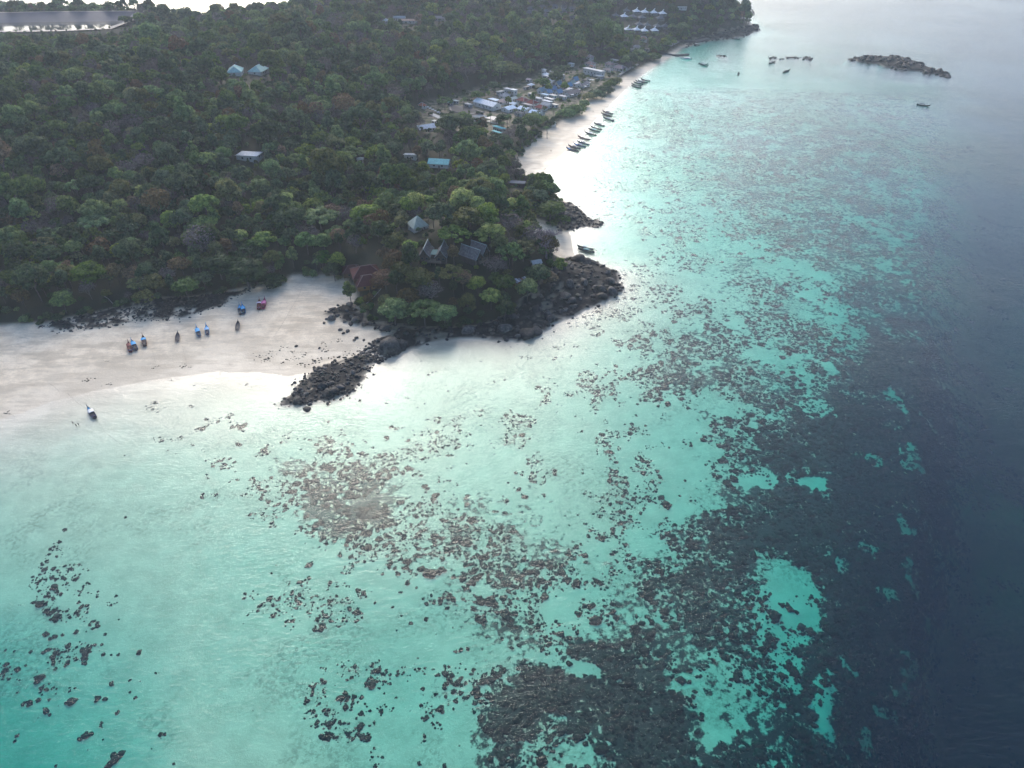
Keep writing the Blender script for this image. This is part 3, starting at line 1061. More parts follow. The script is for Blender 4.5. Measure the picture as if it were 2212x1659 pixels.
def house(label, u, v, L, W, wh=2.8, rh=1.8, kind='gable', roof=(0.5, 0.5, 0.5), wall=(0.6, 0.58, 0.54), yaw=0.0, cat='house', name='house',
          over=0.5, stilts=0.0, win=2, group=None, ridge=None, gable=None, off=None, clear=True, rough=0.5):
    """a house whose roof centre is seen at (u, v); ridge along local x"""
    zc_ = stilts + wh + rh * 0.5 if off is None else off
    p = place(u, v, zc_)
    gx, gy, gz = p
    gz = float(ground(gx, gy))
    t = thing(name, label, cat, (gx, gy, gz), yaw, group)
    z0, z1 = stilts, stilts + wh
    h, w = L / 2, W / 2
    mw, mr = wall_mat(wall), roof_mat(roof, 0.0, rough)
    mg = mw if gable is None else wall_mat(gable)
    if stilts > 0:
        mb = MB()
        for sx in (-1, -0.0, 1):
            for sy in (-1, 1):
                b = MB().box((sx * (h - .3), sy * (w - .3), z0 / 2 - .75), (.28, .28, z0 + 1.5))
                b.build('post', M_POST, t)
    base = -1.2 if stilts == 0 else 0
    if kind != 'open':
        MB().box((0, 0, (z0 + base + z1) / 2), (L, W, z1 - z0 - base)).build('wall', mw, t)
        for sy in (-1, 1):
            for k in range(win):
                x = -h + L * (k + 0.75) / (win + 0.5)
                f = MB().box((x, sy * (w + .03), z0 + wh * .55), (min(1.2, L / win * .5), .1, 1.2)).build('window', M_POST, t)
                MB().box((x, sy * (w + .07), z0 + wh * .55), (min(1.2, L / win * .5) - .16, .08, 1.04)).build('pane', M_GLASS, f)
        MB().box((h * .1, -(w + .04), z0 + 1.0), (.9, .1, 2.0)).build('door', M_DOOR, t)
        MB().box((h + .03, 0, z0 + wh * .55), (.1, 1.1, 1.2)).build('window', M_GLASS, t)
        MB().box((-h - .03, 0, z0 + wh * .55), (.1, 1.1, 1.2)).build('window', M_GLASS, t)
    else:
        for sx in (-1, 1):
            for sy in (-1, 0, 1):
                MB().box((sx * (h - .2), sy * (w - .2), z1 / 2 - .5), (.2, .2, z1 + 1)).build('post', M_POST, t)
        MB().box((0, 0, z0 - .35), (L, W, 1.0)).build('floor_slab', mw, t)
        MB().box((0, w * .5, z0 + .7), (L * .8, .2, 1.2)).build('back_wall', mw, t)
    H, Wd = h + over, w + over
    zr = z1 + rh
    ze = z1 - over * rh / w * 0.8
    if kind == 'gable':
        r = slab_roof('roof', [[(-H, -Wd, ze), (H, -Wd, ze), (H, 0, zr), (-H, 0, zr)], [(H, Wd, ze), (-H, Wd, ze), (-H, 0, zr), (H, 0, zr)]], mr, t)
        for s in (-1, 1):
            x = s * (h - .02)
            mb = MB()
            mb.raw([(x - .06, -w, z1), (x - .06, w, z1), (x - .06, 0, zr - .2), (x + .06, -w, z1), (x + .06, w, z1), (x + .06, 0, zr - .2)],
                   [(0, 2, 1), (3, 4, 5), (0, 1, 4, 3), (1, 2, 5, 4), (2, 0, 3, 5)])
            mb.build('gable_wall', mg, t)
        if ridge:
            MB().box((0, 0, zr + .06), (2 * H, .45, .2)).build('ridge_cap', roof_mat(ridge), r)
    elif kind == 'hip':
        e = max(0.15, h - w * 0.8)
        r = slab_roof('roof', [[(-H, -Wd, ze), (H, -Wd, ze), (e, 0, zr), (-e, 0, zr)], [(H, Wd, ze), (-H, Wd, ze), (-e, 0, zr), (e, 0, zr)],
                               [(H, -Wd, ze), (H, Wd, ze), (e, 0, zr)], [(-H, Wd, ze), (-H, -Wd, ze), (-e, 0, zr)]], mr, t)
        if ridge:
            rm = roof_mat(ridge)
            MB().box((0, 0, zr + .06), (2 * e + .3, .35, .2)).build('ridge_cap', rm, r)
            for sx in (-1, 1):
                for sy in (-1, 1):
                    MB().tube([(sx * e, 0, zr + .05), (sx * H, sy * Wd, ze + .08)], .2, 5).build('hip_cap', rm, r)
    elif kind == 'pyramid':
        r = slab_roof('roof', [[(-H, -Wd, ze), (H, -Wd, ze), (0, 0, zr)], [(H, -Wd, ze), (H, Wd, ze), (0, 0, zr)],
                               [(H, Wd, ze), (-H, Wd, ze), (0, 0, zr)], [(-H, Wd, ze), (-H, -Wd, ze), (0, 0, zr)]], mr, t)
        if ridge:
            c = MB().box((.5, 0, zr + .9), (2.6, 1.6, .5), 0, R(-48)).tube([(0, 0, zr - .6), (0, 0, zr + .6)], [.9, .75], 8)
            c.build('roof_lantern', roof_mat(ridge), r)
    else:   # mono pitch or open shed roof
        r = slab_roof('roof', [[(-H, -Wd, z1 + rh), (H, -Wd, z1 + rh), (H, Wd, z1 + .05), (-H, Wd, z1 + .05)]], mr, t)
        if kind == 'flat':
            MB().box((0, -Wd + .05, z1 + rh + .1), (2 * H, .15, .25)).build('roof_edge', mw, r)
    if clear:
        rad = 0.5 * math.hypot(L, W)
        far_ = math.hypot(gx, gy) > 850
        HOUSES.append((gx, gy, gz, rad * (.62 if far_ else 1)))
        if not (850 > math.hypot(gx, gy) and sdist(np.array([gx]), np.array([gy]), VILLAGE)[0] > -5):
            HOUSES.append((gx - .2 * rad, gy + 1.25 * rad, gz, rad * .75))
        pu, pv, pd = project(gx, gy, gz + z1)
        VIEWS.append((float(pu), float(pv), rad * (.55 if far_ else 1) * FV / float(pd), float(pd)))
    return t


Z1, Z2, Z3, Z4, Z5 = zoomed(0, 0, 2.212), zoomed(900, 0, 2.212), zoomed(1780, 240, 4.424), zoomed(1900, 0, 2.212), zoomed(2300, 20, 7.373)
Z6, Z7, Z8 = zoomed(1560, 340, 4.424), zoomed(1880, 100, 3.687), zoomed(1400, 650, 2.212)
ya = flat(*Z3(20, 552), 8), flat(*Z3(395, 655), 8)
YU = math.atan2(ya[1][1] - ya[0][1], ya[1][0] - ya[0][0])     # village rows run this way
YB = YU + math.pi / 2
WHITE, BLUEW, LBLUE, SLATE, MAROON, TAUPE, GREYM, CREAM = (.86, .87, .88), (.66, .76, .86), (.58, .72, .86), (.19, .29, .42), (.24, .07, .065), (.30, .23, .21), (.42, .44, .46), (.74, .68, .60)
V = [  # zoom, x, y, label, L, W, wall h, roof h, kind, roof colour, along rows?
    (Z3, 205, 620, 'long white metal-roofed hall beside the dark lined ponds', 23, 9, 4.2, 2.6, 'gable', WHITE, 0),
    (Z3, 325, 585, 'low pale lean-to tucked behind the long white hall', 9, 5, 2.6, .6, 'mono', BLUEW, 0),
    (Z3, 565, 710, 'pale blue roofed house next to the hall, nearest the ponds', 9, 8, 3, 1.6, 'gable', BLUEW, 1),
    (Z3, 650, 640, 'small pale blue roof joined behind the first blue house', 6, 5, 3, 1.2, 'gable', BLUEW, 0),
    (Z3, 830, 722, 'pale blue roofed house in the middle of the front row', 9, 8, 3, 1.6, 'gable', BLUEW, 0),
    (Z3, 745, 800, 'dark navy lean-to in front of the middle blue house', 8, 4, 2.4, .8, 'mono', (.05, .06, .09), 0),
    (Z3, 1030, 785, 'pale blue roofed house in the front row nearest the beach', 10, 8, 3, 1.8, 'gable', LBLUE, 0),
    (Z3, 955, 850, 'dark shed roof below the beach-side blue house', 6, 3.5, 2.4, .6, 'mono', (.08, .10, .14), 0),
    (Z3, 1046, 872, 'bright blue tarpaulin shelter below the blue house', 3.2, 3.4, 2.0, .5, 'mono', (.05, .25, .75), 0),
    (Z3, 800, 570, 'maroon hipped roof house furthest from the beach', 8.5, 7, 2.8, 2.2, 'hip', MAROON, 0),
    (Z3, 955, 610, 'maroon hipped roof house in the middle of three', 8.5, 7, 2.8, 2.2, 'hip', MAROON, 0),
    (Z3, 1100, 690, 'maroon hipped roof house of three, nearest the beach', 8.5, 7, 2.8, 2.2, 'hip', MAROON, 0),
    (Z3, 895, 882, 'small maroon roof half hidden by trees below the blue houses', 6, 4, 2.4, 1.4, 'hip', MAROON, 0),
    (Z3, 890, 668, 'grey sheet roof between maroon and pale blue houses', 9, 4, 2.5, .6, 'mono', (.36, .34, .35), 0),
    (Z3, 475, 588, 'pinkish tan hipped roof behind the white hall', 7.5, 7.5, 2.6, 2.2, 'pyramid', (.42, .33, .31), 0),
    (Z3, 630, 555, 'pale grey-green roof behind the blue houses', 6.5, 5, 2.6, 1.4, 'gable', (.45, .48, .43), 1),
    (Z3, 495, 500, 'taupe hipped roof at the forest side of the village', 7.5, 6, 2.6, 2, 'hip', (.36, .34, .34), 1),
    (Z3, 430, 450, 'plain grey slab roof at the forest edge of the village', 6, 4.5, 2.6, .4, 'flat', (.48, .48, .5), 1),
    (Z3, 560, 408, 'light grey two storey block at the forest edge', 7, 4, 4.8, .5, 'flat', (.58, .60, .64), 0),
    (Z3, 645, 422, 'white flat roofed block joined to the grey block', 5, 4, 5, .4, 'flat', WHITE, 0),
    (Z3, 935, 325, 'small white pyramid roof standing alone before the trees', 4.5, 4.5, 2.6, 1.6, 'pyramid', WHITE, 0),
    (Z3, 905, 245, 'small white and red roof deep among the trees', 4.5, 3.5, 2.6, 1.0, 'gable', (.58, .45, .46), 0),
    (Z3, 860, 372, 'narrow beige lean-to below the small white pyramid', 6, 2.0, 2.4, .5, 'mono', (.50, .43, .38), 1),
    (Z3, 940, 485, 'cream flat roofed hut behind the maroon roofs', 4.5, 3.5, 2.6, .4, 'flat', CREAM, 0),
    (Z3, 1050, 558, 'grey-white sheet roof beside the maroon roofs', 7, 4.5, 2.6, .8, 'mono', (.58, .60, .63), 0),
    (Z3, 1165, 500, 'pale blue flat roofed block with a dark front', 6, 4.5, 3.4, .4, 'flat', (.52, .64, .74), 0),
    (Z3, 1300, 512, 'cream flat roofed block in the middle village', 6, 4.5, 3, .4, 'flat', CREAM, 0),
    (Z3, 1240, 568, 'cream white sheet roof behind the beach trees', 8, 3.6, 2.8, .5, 'mono', (.68, .66, .63), 0),
    (Z3, 1200, 608, 'grey-white wide roof behind the beach trees', 8.5, 3.8, 2.8, .5, 'mono', (.56, .58, .62), 0),
    (Z3, 1205, 650, 'dull grey gable roof next to the maroon roofs', 8, 6, 2.8, 1.6, 'gable', (.33, .35, .38), 0),
    (Z3, 1120, 405, 'steep light blue gable roof at the left end of its row', 7, 6, 3, 3, 'gable', (.40, .52, .62), 1),
    (Z3, 1225, 440, 'steep slate blue gable, lower of the pair', 5.5, 5, 3, 2.8, 'gable', SLATE, 1),
    (Z3, 1300, 385, 'steep slate blue gable, upper of the pair', 5.5, 5, 3, 2.8, 'gable', (.15, .23, .36), 1),
    (Z3, 1395, 440, 'steep slate blue gable beside the restaurant roofs', 5.5, 5, 3, 2.8, 'gable', SLATE, 1),
    (Z3, 1448, 400, 'brown steep gable among the slate blue ones', 5, 5, 3, 2.6, 'gable', (.30, .26, .23), 1),
    (Z3, 1390, 300, 'dim blue steep gable shaded by a tree', 5, 5, 3, 2.8, 'gable', (.16, .26, .36), 1),
    (Z3, 1560, 330, 'deep blue steep gable before the grey-green roof', 5, 4.5, 3, 3, 'gable', (.14, .27, .42), 1),
    (Z3, 1620, 290, 'grey-green steep gable between two deep blue ones', 5, 4.5, 3, 2.8, 'gable', (.28, .34, .30), 1),
    (Z3, 1668, 232, 'deep blue steep gable furthest along the beach', 5, 4.5, 3, 3.2, 'gable', (.14, .27, .42), 1),
    (Z3, 1212, 325, 'grey-blue roof, first unit of the long terrace', 6.2, 5.5, 3, 1.8, 'gable', (.36, .42, .50), 0),
    (Z3, 1268, 282, 'grey-blue roof, second unit of the long terrace', 6.2, 5.5, 3, 1.8, 'gable', (.38, .44, .52), 0),
    (Z3, 1322, 245, 'grey-blue roof, third unit of the long terrace', 6.2, 5.5, 3, 1.8, 'gable', (.36, .42, .50), 0),
    (Z3, 1375, 212, 'grey-blue roof, fourth unit of the long terrace', 6.2, 5.5, 3, 1.8, 'gable', (.40, .46, .54), 0),
    (Z3, 1425, 185, 'grey-blue roof, last unit of the long terrace', 6.2, 5.5, 3, 1.8, 'gable', (.36, .42, .50), 0),
    (Z3, 1415, 165, 'white flat roof closing the upper end of the terrace', 8, 3, 3.4, .3, 'flat', (.66, .68, .70), 0),
    (Z3, 1620, 450, 'taupe restaurant roof with white awnings, nearer of the two', 14, 5.5, 3, 2.2, 'gable', TAUPE, 1),
    (Z3, 1525, 420, 'grey flat kitchen roofs behind the nearer restaurant', 12, 5, 3, .4, 'flat', (.50, .50, .53), 1),
    (Z3, 1460, 525, 'pale flat terrace roof below the nearer restaurant', 6, 4, 2.8, .4, 'flat', (.56, .55, .56), 0),
    (Z3, 1800, 315, 'taupe restaurant roof with white awnings, further of the two', 12, 5.5, 3, 2.2, 'gable', (.33, .27, .25), 1),
    (Z3, 1715, 312, 'grey flat kitchen roof behind the further restaurant', 9, 6, 3, .4, 'flat', (.48, .50, .54), 1),
    (Z3, 1850, 235, 'brown thatched bar roof under a young tree', 6, 5, 2.8, 1.6, 'hip', (.30, .25, .20), 0),
    (Z3, 2070, 190, 'grey flat canopy in front of the white hotel', 6, 5, 3, .3, 'open', (.45, .47, .48), 0),
    (Z3, 1190, 152, 'white gazebo roof at the back of the village', 5, 5, 2.8, 1.4, 'pyramid', WHITE, 0),
    (Z3, 1180, 192, 'white flat roof in front of the gazebo', 6, 3.5, 2.6, .3, 'flat', (.7, .7, .7), 0),
    (Z3, 1300, 120, 'pale flat canopy on posts behind the terrace', 5.5, 4, 3.2, .3, 'open', (.55, .58, .56), 0),
    (Z3, 1150, 85, 'narrow grey-blue tower house at the forest edge', 3, 3, 6.5, .4, 'flat', (.45, .50, .58), 0),
    (Z3, 1255, 945, 'white bungalow right on the beach edge below the village', 7.5, 4.5, 3, 1.0, 'gable', (.72, .72, .70), 0),
    (Z3, 1320, 665, 'cream hut half hidden by the beach trees', 5, 4, 2.6, .5, 'flat', CREAM, 0),
    (Z6, 1305, 460, 'cream flat roofed pavilion beside the blue pond', 14, 9, 2.8, .4, 'open', (.76, .70, .62), 0),
    (Z6, 1385, 605, 'turquoise sheet roofed house among dark trees', 12, 5, 3, 1.0, 'mono', (.16, .50, .56), 0),
    (Z6, 1345, 680, 'low turquoise lean-to under the turquoise house', 9, 3, 2.2, .5, 'mono', (.15, .42, .46), 0),
    (Z6, 160, 580, 'white gable roofed barn at the left end of the village', 15, 9, 3, 2.4, 'gable', (.74, .77, .80), .8),
    (Z6, 105, 215, 'orange red hipped roof at the forest edge by the ponds', 6, 5, 2.8, 2, 'hip', (.50, .17, .10), 0),
    (Z6, 565, 190, 'small green shed near the dark ponds', 5, 4, 2.6, .6, 'mono', (.05, .22, .20), 0),
    (Z6, 660, 160, 'small white shed near the dark ponds', 4.5, 3, 2.6, .6, 'mono', (.62, .66, .66), 0),
    (Z6, 870, 215, 'grey sheet shed joined to the end of the white hall', 7, 5, 2.6, .8, 'mono', (.36, .38, .42), 0),
    (Z6, 300, 495, 'white water tanks shelter beside the white barn', 3.5, 3, 2.2, .3, 'flat', (.72, .70, .66), 0),
    (Z7, 1280, 590, 'long white two storey hotel with columns', 21, 6, 6, .8, 'mono', (.66, .66, .66), 0),
    (Z7, 965, 505, 'white round-cornered roof among tall trees', 5, 4, 3, .4, 'flat', WHITE, 0),
    (Z7, 1230, 490, 'brown roof close behind the white hotel', 8, 7, 3, 2, 'hip', (.28, .19, .18), 0),
    (Z7, 1225, 400, 'small pinkish brown roof deeper behind the hotel', 6, 5, 3, 1.8, 'hip', (.34, .26, .26), 0),
    (Z7, 1255, 535, 'orange roof patch peeking over the white hotel', 6, 3.5, 3, 1.2, 'hip', (.46, .24, .18), 0),
    (Z7, 1500, 500, 'dark brown roof past the hotel, left of the white slab', 8, 6, 3, 2, 'hip', (.26, .19, .19), 0),
    (Z7, 1570, 455, 'white slab roof among the brown roofs past the hotel', 8, 3.5, 3.4, .3, 'flat', (.66, .65, .65), 0),
    (Z7, 1640, 545, 'large purple-brown roof near the far beach wall', 11, 8, 3, 2.4, 'hip', (.22, .17, .19), 0),
    (Z7, 1480, 580, 'low brown roof under trees beside the purple-brown one', 8, 5, 2.6, 1.4, 'hip', (.30, .24, .23), 0),
    (Z4, 1135, 310, 'orange hipped roof below the white pavilions', 9, 6, 3, 2.4, 'hip', (.38, .20, .14), 0),
    (Z4, 1080, 380, 'pale brown roof among trees above the far beach end', 8, 5, 3, 1.8, 'hip', (.36, .30, .29), 0),
    (Z4, 1060, 405, 'grey low roof among trees above the far beach end', 9, 4, 2.6, .5, 'mono', (.44, .45, .46), 0),
    (Z4, 1160, 400, 'brown low roof nearest the far beach end', 8, 4, 2.6, .8, 'mono', (.34, .27, .25), 0),
    (Z2, 1410, 162, 'long orange-tan roofed lodge on the far hillside', 26, 6, 3.2, 1.6, 'gable', (.55, .36, .27), 0),
    (Z2, 1320, 138, 'grey roof right behind the long lodge', 15, 6, 3.2, 2, 'gable', (.34, .38, .42), 0),
    (Z2, 1210, 160, 'white tent roof left of the long lodge', 8, 6, 3, 2.4, 'pyramid', (.55, .60, .62), 0),
    (Z2, 1650, 140, 'pale brown roofs right of the long lodge', 16, 7, 3, 2, 'hip', (.42, .37, .36), 0),
    (Z4, 1445, 55, 'white flat roof high on the far headland', 16, 5, 3, .4, 'flat', (.6, .64, .64), 0),
]
for z, x, y, lb, L, W, wh, rh, kd, rc_, al in V:
    u, v = z(x, y)
    far = z in (Z2, Z4)
    if z in (Z3, Z7):
        L, W = L * 1.2, W * 1.2
    house(lb, u, v, L, W, wh, rh, kd, rc_, (.62, .60, .57) if kd != 'mono' else (.5, .48, .46), (YU + al * math.pi / 2) if not far else R(-4), win=2 if L < 12 else 5,
          name='hotel' if 'hotel' in lb else 'house', cat='hotel' if 'hotel with' in lb else 'house', ridge=(.5, .5, .5) if kd in ('hip',) else None)

for k, (x, y) in enumerate(((1620, 505), (1655, 478), (1695, 450), (1735, 418), (1838, 368), (1868, 337), (1900, 306), (1915, 258), (1960, 262))):
    u, v = Z3(x, y)
    p = place(u, v, 2.8)
    t = thing('sun_awning', 'square white awning on the seaward side of the beach restaurants', 'awning', tuple(p), YB, 'restaurant awnings')
    MB().box((0, 0, 2.8), (3.2, 2.6, .1), 0, .06).build('canopy_sheet', roof_mat((.78, .78, .78)), t)
    for sx in (-1, 1):
        for sy in (-1, 1):
            MB().box((sx * 1.4, sy * 1.1, 1.1), (.1, .1, 3.2)).build('post', M_POST, t)

# forest houses
house('white sheet roofed hut alone in the left forest', *Z2(75, 1275), 15, 10, 3.2, .3, 'flat', (.88, .88, .88), yaw=R(-8))
house('teal and white hipped roof house on posts above the beach end', 949, 346, 15, 9, 3.2, 2.4, 'gable', (.30, .60, .56), yaw=R(-10), stilts=2.0)
house('white roof peeking out left of the teal roofed house', *Z2(1415, 1278), 9, 5, 3, 1, 'mono', (.78, .77, .75), yaw=R(-8))
house('tiny white hut deep in the forest', *Z2(995, 1308), 4, 4, 2.6, 1, 'pyramid', (.62, .68, .68), yaw=R(8))
house('pale green hipped roof on the hill, left of the two', *Z1(1945, 562), 16, 12, 3.2, 4, 'hip', (.36, .56, .52), yaw=R(100), ridge=(.72, .76, .76))
house('pale green hipped roof on the hill, right of the two', *Z1(2140, 558), 16, 12, 3.2, 4, 'hip', (.38, .58, .54), yaw=R(80), ridge=(.72, .76, .76))
house('grey-green tent-like steep roof among trees behind the knoll houses', 902, 474, 9, 9, 3, 5.0, 'pyramid', (.40, .45, .39), yaw=R(30))
house('dark flat roofed hut at the tree edge over the far beach', 1118, 393, 10, 6, 3, .6, 'mono', (.07, .09, .13), wall=(.10, .07, .07), yaw=R(-10))

# the two steep-gabled wooden houses on the knoll
DW, DR = (.075, .06, .052), (.15, .14, .145)


def gable_house(label, u, v, yaw, gables, link_w):
    p = place(u, v, 4.5)
    t = thing('gabled_house', label, 'house', (p[0], p[1], p[2]), yaw)
    mw, mr = plain('dark_boards', DW, .85, .3, 1.2), plain('weathered_shingle', DR, .7, .35, .9)
    mt = plain('verdigris_ridge', (.24, .30, .31), .7, .2, 1)
    for x, w, L in gables:
        b = MB().box((x, 0, 2.0), (w, L, 5.6)).build('wing_wall', mw, t)
        z1, zr = 4.2, 9.6
        e = w / 2 + .8
        H = L / 2 + 1.2
        roof = []
        for s in (-1, 1):   # flared, upswept gable ends
            roof.append([(x + s * e, -H, z1 - .3), (x + s * e * .45, -H, z1 + 1.9), (x + s * e * .45, H, z1 + 1.9), (x + s * e, H, z1 - .3)])
            roof.append([(x + s * e * .45, -H, z1 + 1.9), (x, -H - .5, zr), (x, H + .5, zr), (x + s * e * .45, H, z1 + 1.9)])
        r = slab_roof('roof', roof, mr, t, .18)
        MB().box((x, 0, zr + .05), (.45, 2 * H + 1.4, .3)).build('ridge_cap', mt, r)
        for sy in (-1, 1):
            for s in (-1, 1):
                MB().tube([(x, sy * (H + .45), zr), (x + s * e * .45, sy * (H + .05), z1 + 1.95), (x + s * e, sy * (H + .05), z1 - .25)], .13, 4).build('barge_board', mt, r)
            mb = MB()
            y = sy * (L / 2 - .03)
            mb.raw([(x - w / 2, y - .05, z1), (x + w / 2, y - .05, z1), (x, y - .05, zr - 1), (x - w / 2, y + .05, z1), (x + w / 2, y + .05, z1), (x, y + .05, zr - 1)],
                   [(0, 1, 2), (5, 4, 3), (0, 3, 4, 1), (1, 4, 5, 2), (2, 5, 3, 0)])
            mb.build('gable_wall', mw, t)
            for k in (-1, 1):
                f = MB().box((x + k * w * .22, sy * (L / 2 + .05), 2.6), (w * .26, .12, 1.5)).build('window', M_POST, t)
                MB().box((x + k * w * .22, sy * (L / 2 + .1), 2.6), (w * .26 - .2, .1, 1.3)).build('pane', M_GLASS, f)
        for k in (-1, 1):
            MB().box((x + k * (w / 2 + .5), -L / 2 - .9, 1.2), (.22, .22, 6)).build('post', M_POST, t)
    t.scale = (.86, .86, .86)
    x0, x1 = gables[0][0], gables[1][0]
    MB().box(((x0 + x1) / 2, 0, 1.6), (abs(x1 - x0) - 3, link_w, 4.8)).build('link_wall', mw, t)
    MB().box(((x0 + x1) / 2, 0, 4.4), (abs(x1 - x0) - 1, link_w + 1.2, .3)).build('link_roof', roof_mat((.16, .27, .27)), t)
    MB().box(((x0 + x1) / 2, -link_w / 2 - 1.5, .6), (abs(x1 - x0), 4, 1.4)).build('veranda', M_POST, t)
    HOUSES.append((p[0], p[1], p[2], 6))
    pu, pv, pd = project(p[0], p[1], p[2] + 4)
    VIEWS.append((float(pu), float(pv) + 2, 7.5 * FV / float(pd), float(pd)))
    return t


gable_house('dark wooden house with two steep upswept gables on the knoll', 938, 542, R(-6), ((-5.2, 6.4, 11), (5.2, 6.4, 11)), 6)
gable_house('dark wooden house with long slanting gables, right of the twin-gabled one', 1026, 543, R(52), ((-3.8, 6.2, 12), (4.2, 5.6, 9)), 7)

# dark red hipped pavilions by the cove
house('dark red hipped roof pavilion behind the cove, set back', 790, 580, 15, 12, 3, 3.6, 'hip', (.085, .028, .028), wall=(.16, .10, .06), yaw=R(18), ridge=(.20, .13, .13), stilts=1.2)
house('dark red hipped roof pavilion behind the cove, nearer the sand', 793, 600, 12, 10, 3, 3.4, 'hip', (.105, .035, .033), wall=(.26, .14, .05), yaw=R(18), ridge=(.26, .17, .16), stilts=1.2)
house('dark red roof wing left of the red pavilions', 760, 577, 10, 8, 3, 2.6, 'hip', (.07, .025, .026), wall=(.12, .08, .05), yaw=R(14), ridge=(.13, .09, .09), stilts=.8)

# ruin with a torn metal roof
p = place(1125, 604, 5)
t = thing('ruined_house', 'ruined hut with torn metal roof sheets on the knoll slope', 'house', tuple(p), R(28))
MB().box((0, 1.4, 1.6), (7, 3.4, 4.6)).build('wall', plain('rust_boards', (.20, .10, .05), .9, .3, 1), t)
for k in range(6):
    if k == 3:
        continue
    MB().box((-3.3 + k * 1.32, -.2 + .35 * (k % 2), 5.0 + .12 * (k % 3)), (1.2, 5.0 - .8 * (k % 3), .08), R(3 * (k % 2))).build('roof_sheet', roof_mat((.42, .46, .52) if k % 2 else (.20, .22, .25)), t)
for k in range(4):
    MB().box((-3.2 + k * 2.1, -2.6, 1.4), (.2, .2, 7)).build('post', M_PALE, t)
MB().box((0, -2.6, 2.2), (7, .15, .15)).build('rail', M_PALE, t)
MB().box((0, -.5, 1.6), (7.2, 5, .2)).build('floor_deck', M_POST, t)
HOUSES.append((p[0], p[1], p[2], 5))
pu, pv, pd = project(p[0], p[1], p[2] + 4)
VIEWS.append((float(pu), float(pv), 5 * FV / float(pd), float(pd)))
house('small weathered grey hut near the leafless tree', 1158, 563, 5, 4, 2.4, 1, 'gable', (.40, .42, .44), yaw=R(20))

# white pavilions with roof lanterns, and the dim grey ones between them
for k, (x, y) in enumerate(((645, 125), (870, 145), (1120, 160), (1365, 182), (305, 262), (410, 620), (650, 632), (860, 658), (1140, 650))):
    u, v = Z5(x, y)
    rw = 'upper' if y < 300 else 'lower'
    house('white pavilion with roof lantern, %s of the %s row on the far slope' % (('first', 'second', 'third', 'last', 'odd one')[k if k < 5 else (k - 5)] if k != 4 else 'set apart', rw),
          u, v, 9.5, 9.5, 2.6, 2.8, 'pyramid', (.80, .82, .84), wall=(.2, .2, .2), yaw=R(8), ridge=(.82, .84, .86), name='pavilion', cat='pavilion', win=2)
GREYT = ('first dim grey pavilion roof under the upper white row', 'second dim grey pavilion roof under the upper white row', 'third dim grey pavilion roof under the upper white row',
         'first dim grey pavilion roof above the lower white row', 'second dim grey pavilion roof above the lower white row', 'third dim grey pavilion roof above the lower white row',
         'fourth dim grey pavilion roof above the lower white row', 'dim grey-green pavilion roof left above the upper white row', 'dim mauve pavilion roof at the left of the white ones')
for k, (x, y) in enumerate(((545, 275), (795, 295), (1300, 310), (715, 480), (930, 505), (1215, 535), (1440, 535), (365, 108), (70, 240))):
    u, v = Z5(x, y)
    house(GREYT[k], u, v, 9.5, 9.5, 2.6, 2.8, 'pyramid', (.15, .155, .17), wall=(.12, .12, .12), yaw=R(8), ridge=(.17, .175, .19), name='pavilion', cat='pavilion')
for k, (x, y) in enumerate(((200, 60), (300, 45), (400, 40), (480, 42), (190, 95), (330, 85), (470, 75), (540, 60), (330, 130), (540, 132))):
    u, v = Z4(x, y)
    house('small dim bungalow in the far palm grove, %s' % ('first of its top line', 'second of its top line', 'third of its top line', 'last of its top line', 'first of its middle line', 'second of its middle line',
          'third of its middle line', 'last of its middle line', 'left one of its bottom line', 'right one of its bottom line')[k], u, v, 9, 6, 3, 2.4, 'hip', (.13, .13, .14), wall=(.36, .36, .36), yaw=R(5), win=4, name='bungalow', cat='bungalow')

# lined ponds in the village
def pond(label, corners, zw, liner, wcol):
    P = [place(*c, 0.3) for c in corners]
    t = thing('lined_pond', label, 'pond', (0, 0, 0))
    mb = MB()
    n = len(P)
    c = np.mean([q[:2] for q in P], 0)
    rim = [(q[0], q[1], 3.25) for q in P]
    ins = [(c[0] + (q[0] - c[0]) * .86, c[1] + (q[1] - c[1]) * .86, 2.85) for q in P]
    out = [(c[0] + (q[0] - c[0]) * 1.12, c[1] + (q[1] - c[1]) * 1.12, 2.0) for q in P]
    mb.raw(out + rim + ins, [(i, (i + 1) % n, n + (i + 1) % n, n + i) for i in range(n)] + [(n + i, n + (i + 1) % n, 2 * n + (i + 1) % n, 2 * n + i) for i in range(n)])
    mb.build('bank', plain('pond_liner', liner, .6, .25, .3), t)
    mb = MB()
    mb.raw(ins, [tuple(range(n))])
    mb.raw([(q[0], q[1], q[2] + .06) for q in ins], [tuple(range(n))])
    mb.build('pond_water', plain('pond_water_%d' % int(wcol[2] * 1000), wcol, .75, .3, .15, 0, .15), t)


pond('dark lined pond beside the long white hall', [Z6(545, 250), Z6(820, 262), Z6(1130, 350), Z6(860, 405), Z6(560, 330)], 2.2, (.05, .055, .07), (.03, .035, .05))
pond('blue pond beside the cream flat roofed pavilion', [Z6(930, 410), Z6(1080, 375), Z6(1210, 430), Z6(1080, 555), Z6(900, 540)], 2.2, (.07, .075, .09), (.08, .12, .16))

# solar or shed rows by the forest
for k in range(6):
    u, v = Z6(190 + 44 * k, 270 + 21 * k)
    p = place(u, v, 1.2)
    t = thing('panel_rack', 'tilted grey panel rack in the short row by the forest edge', 'panel rack', tuple(p), YU, 'panel racks')
    MB().box((0, 0, 1.3), (2.0, 3.0, .1), 0, R(12)).build('panel', roof_mat((.42, .46, .5)), t)
    for s in (-1, 1):
        MB().box((0, s * 1.2, .3), (.12, .12, 2.0)).build('post', M_POST, t)

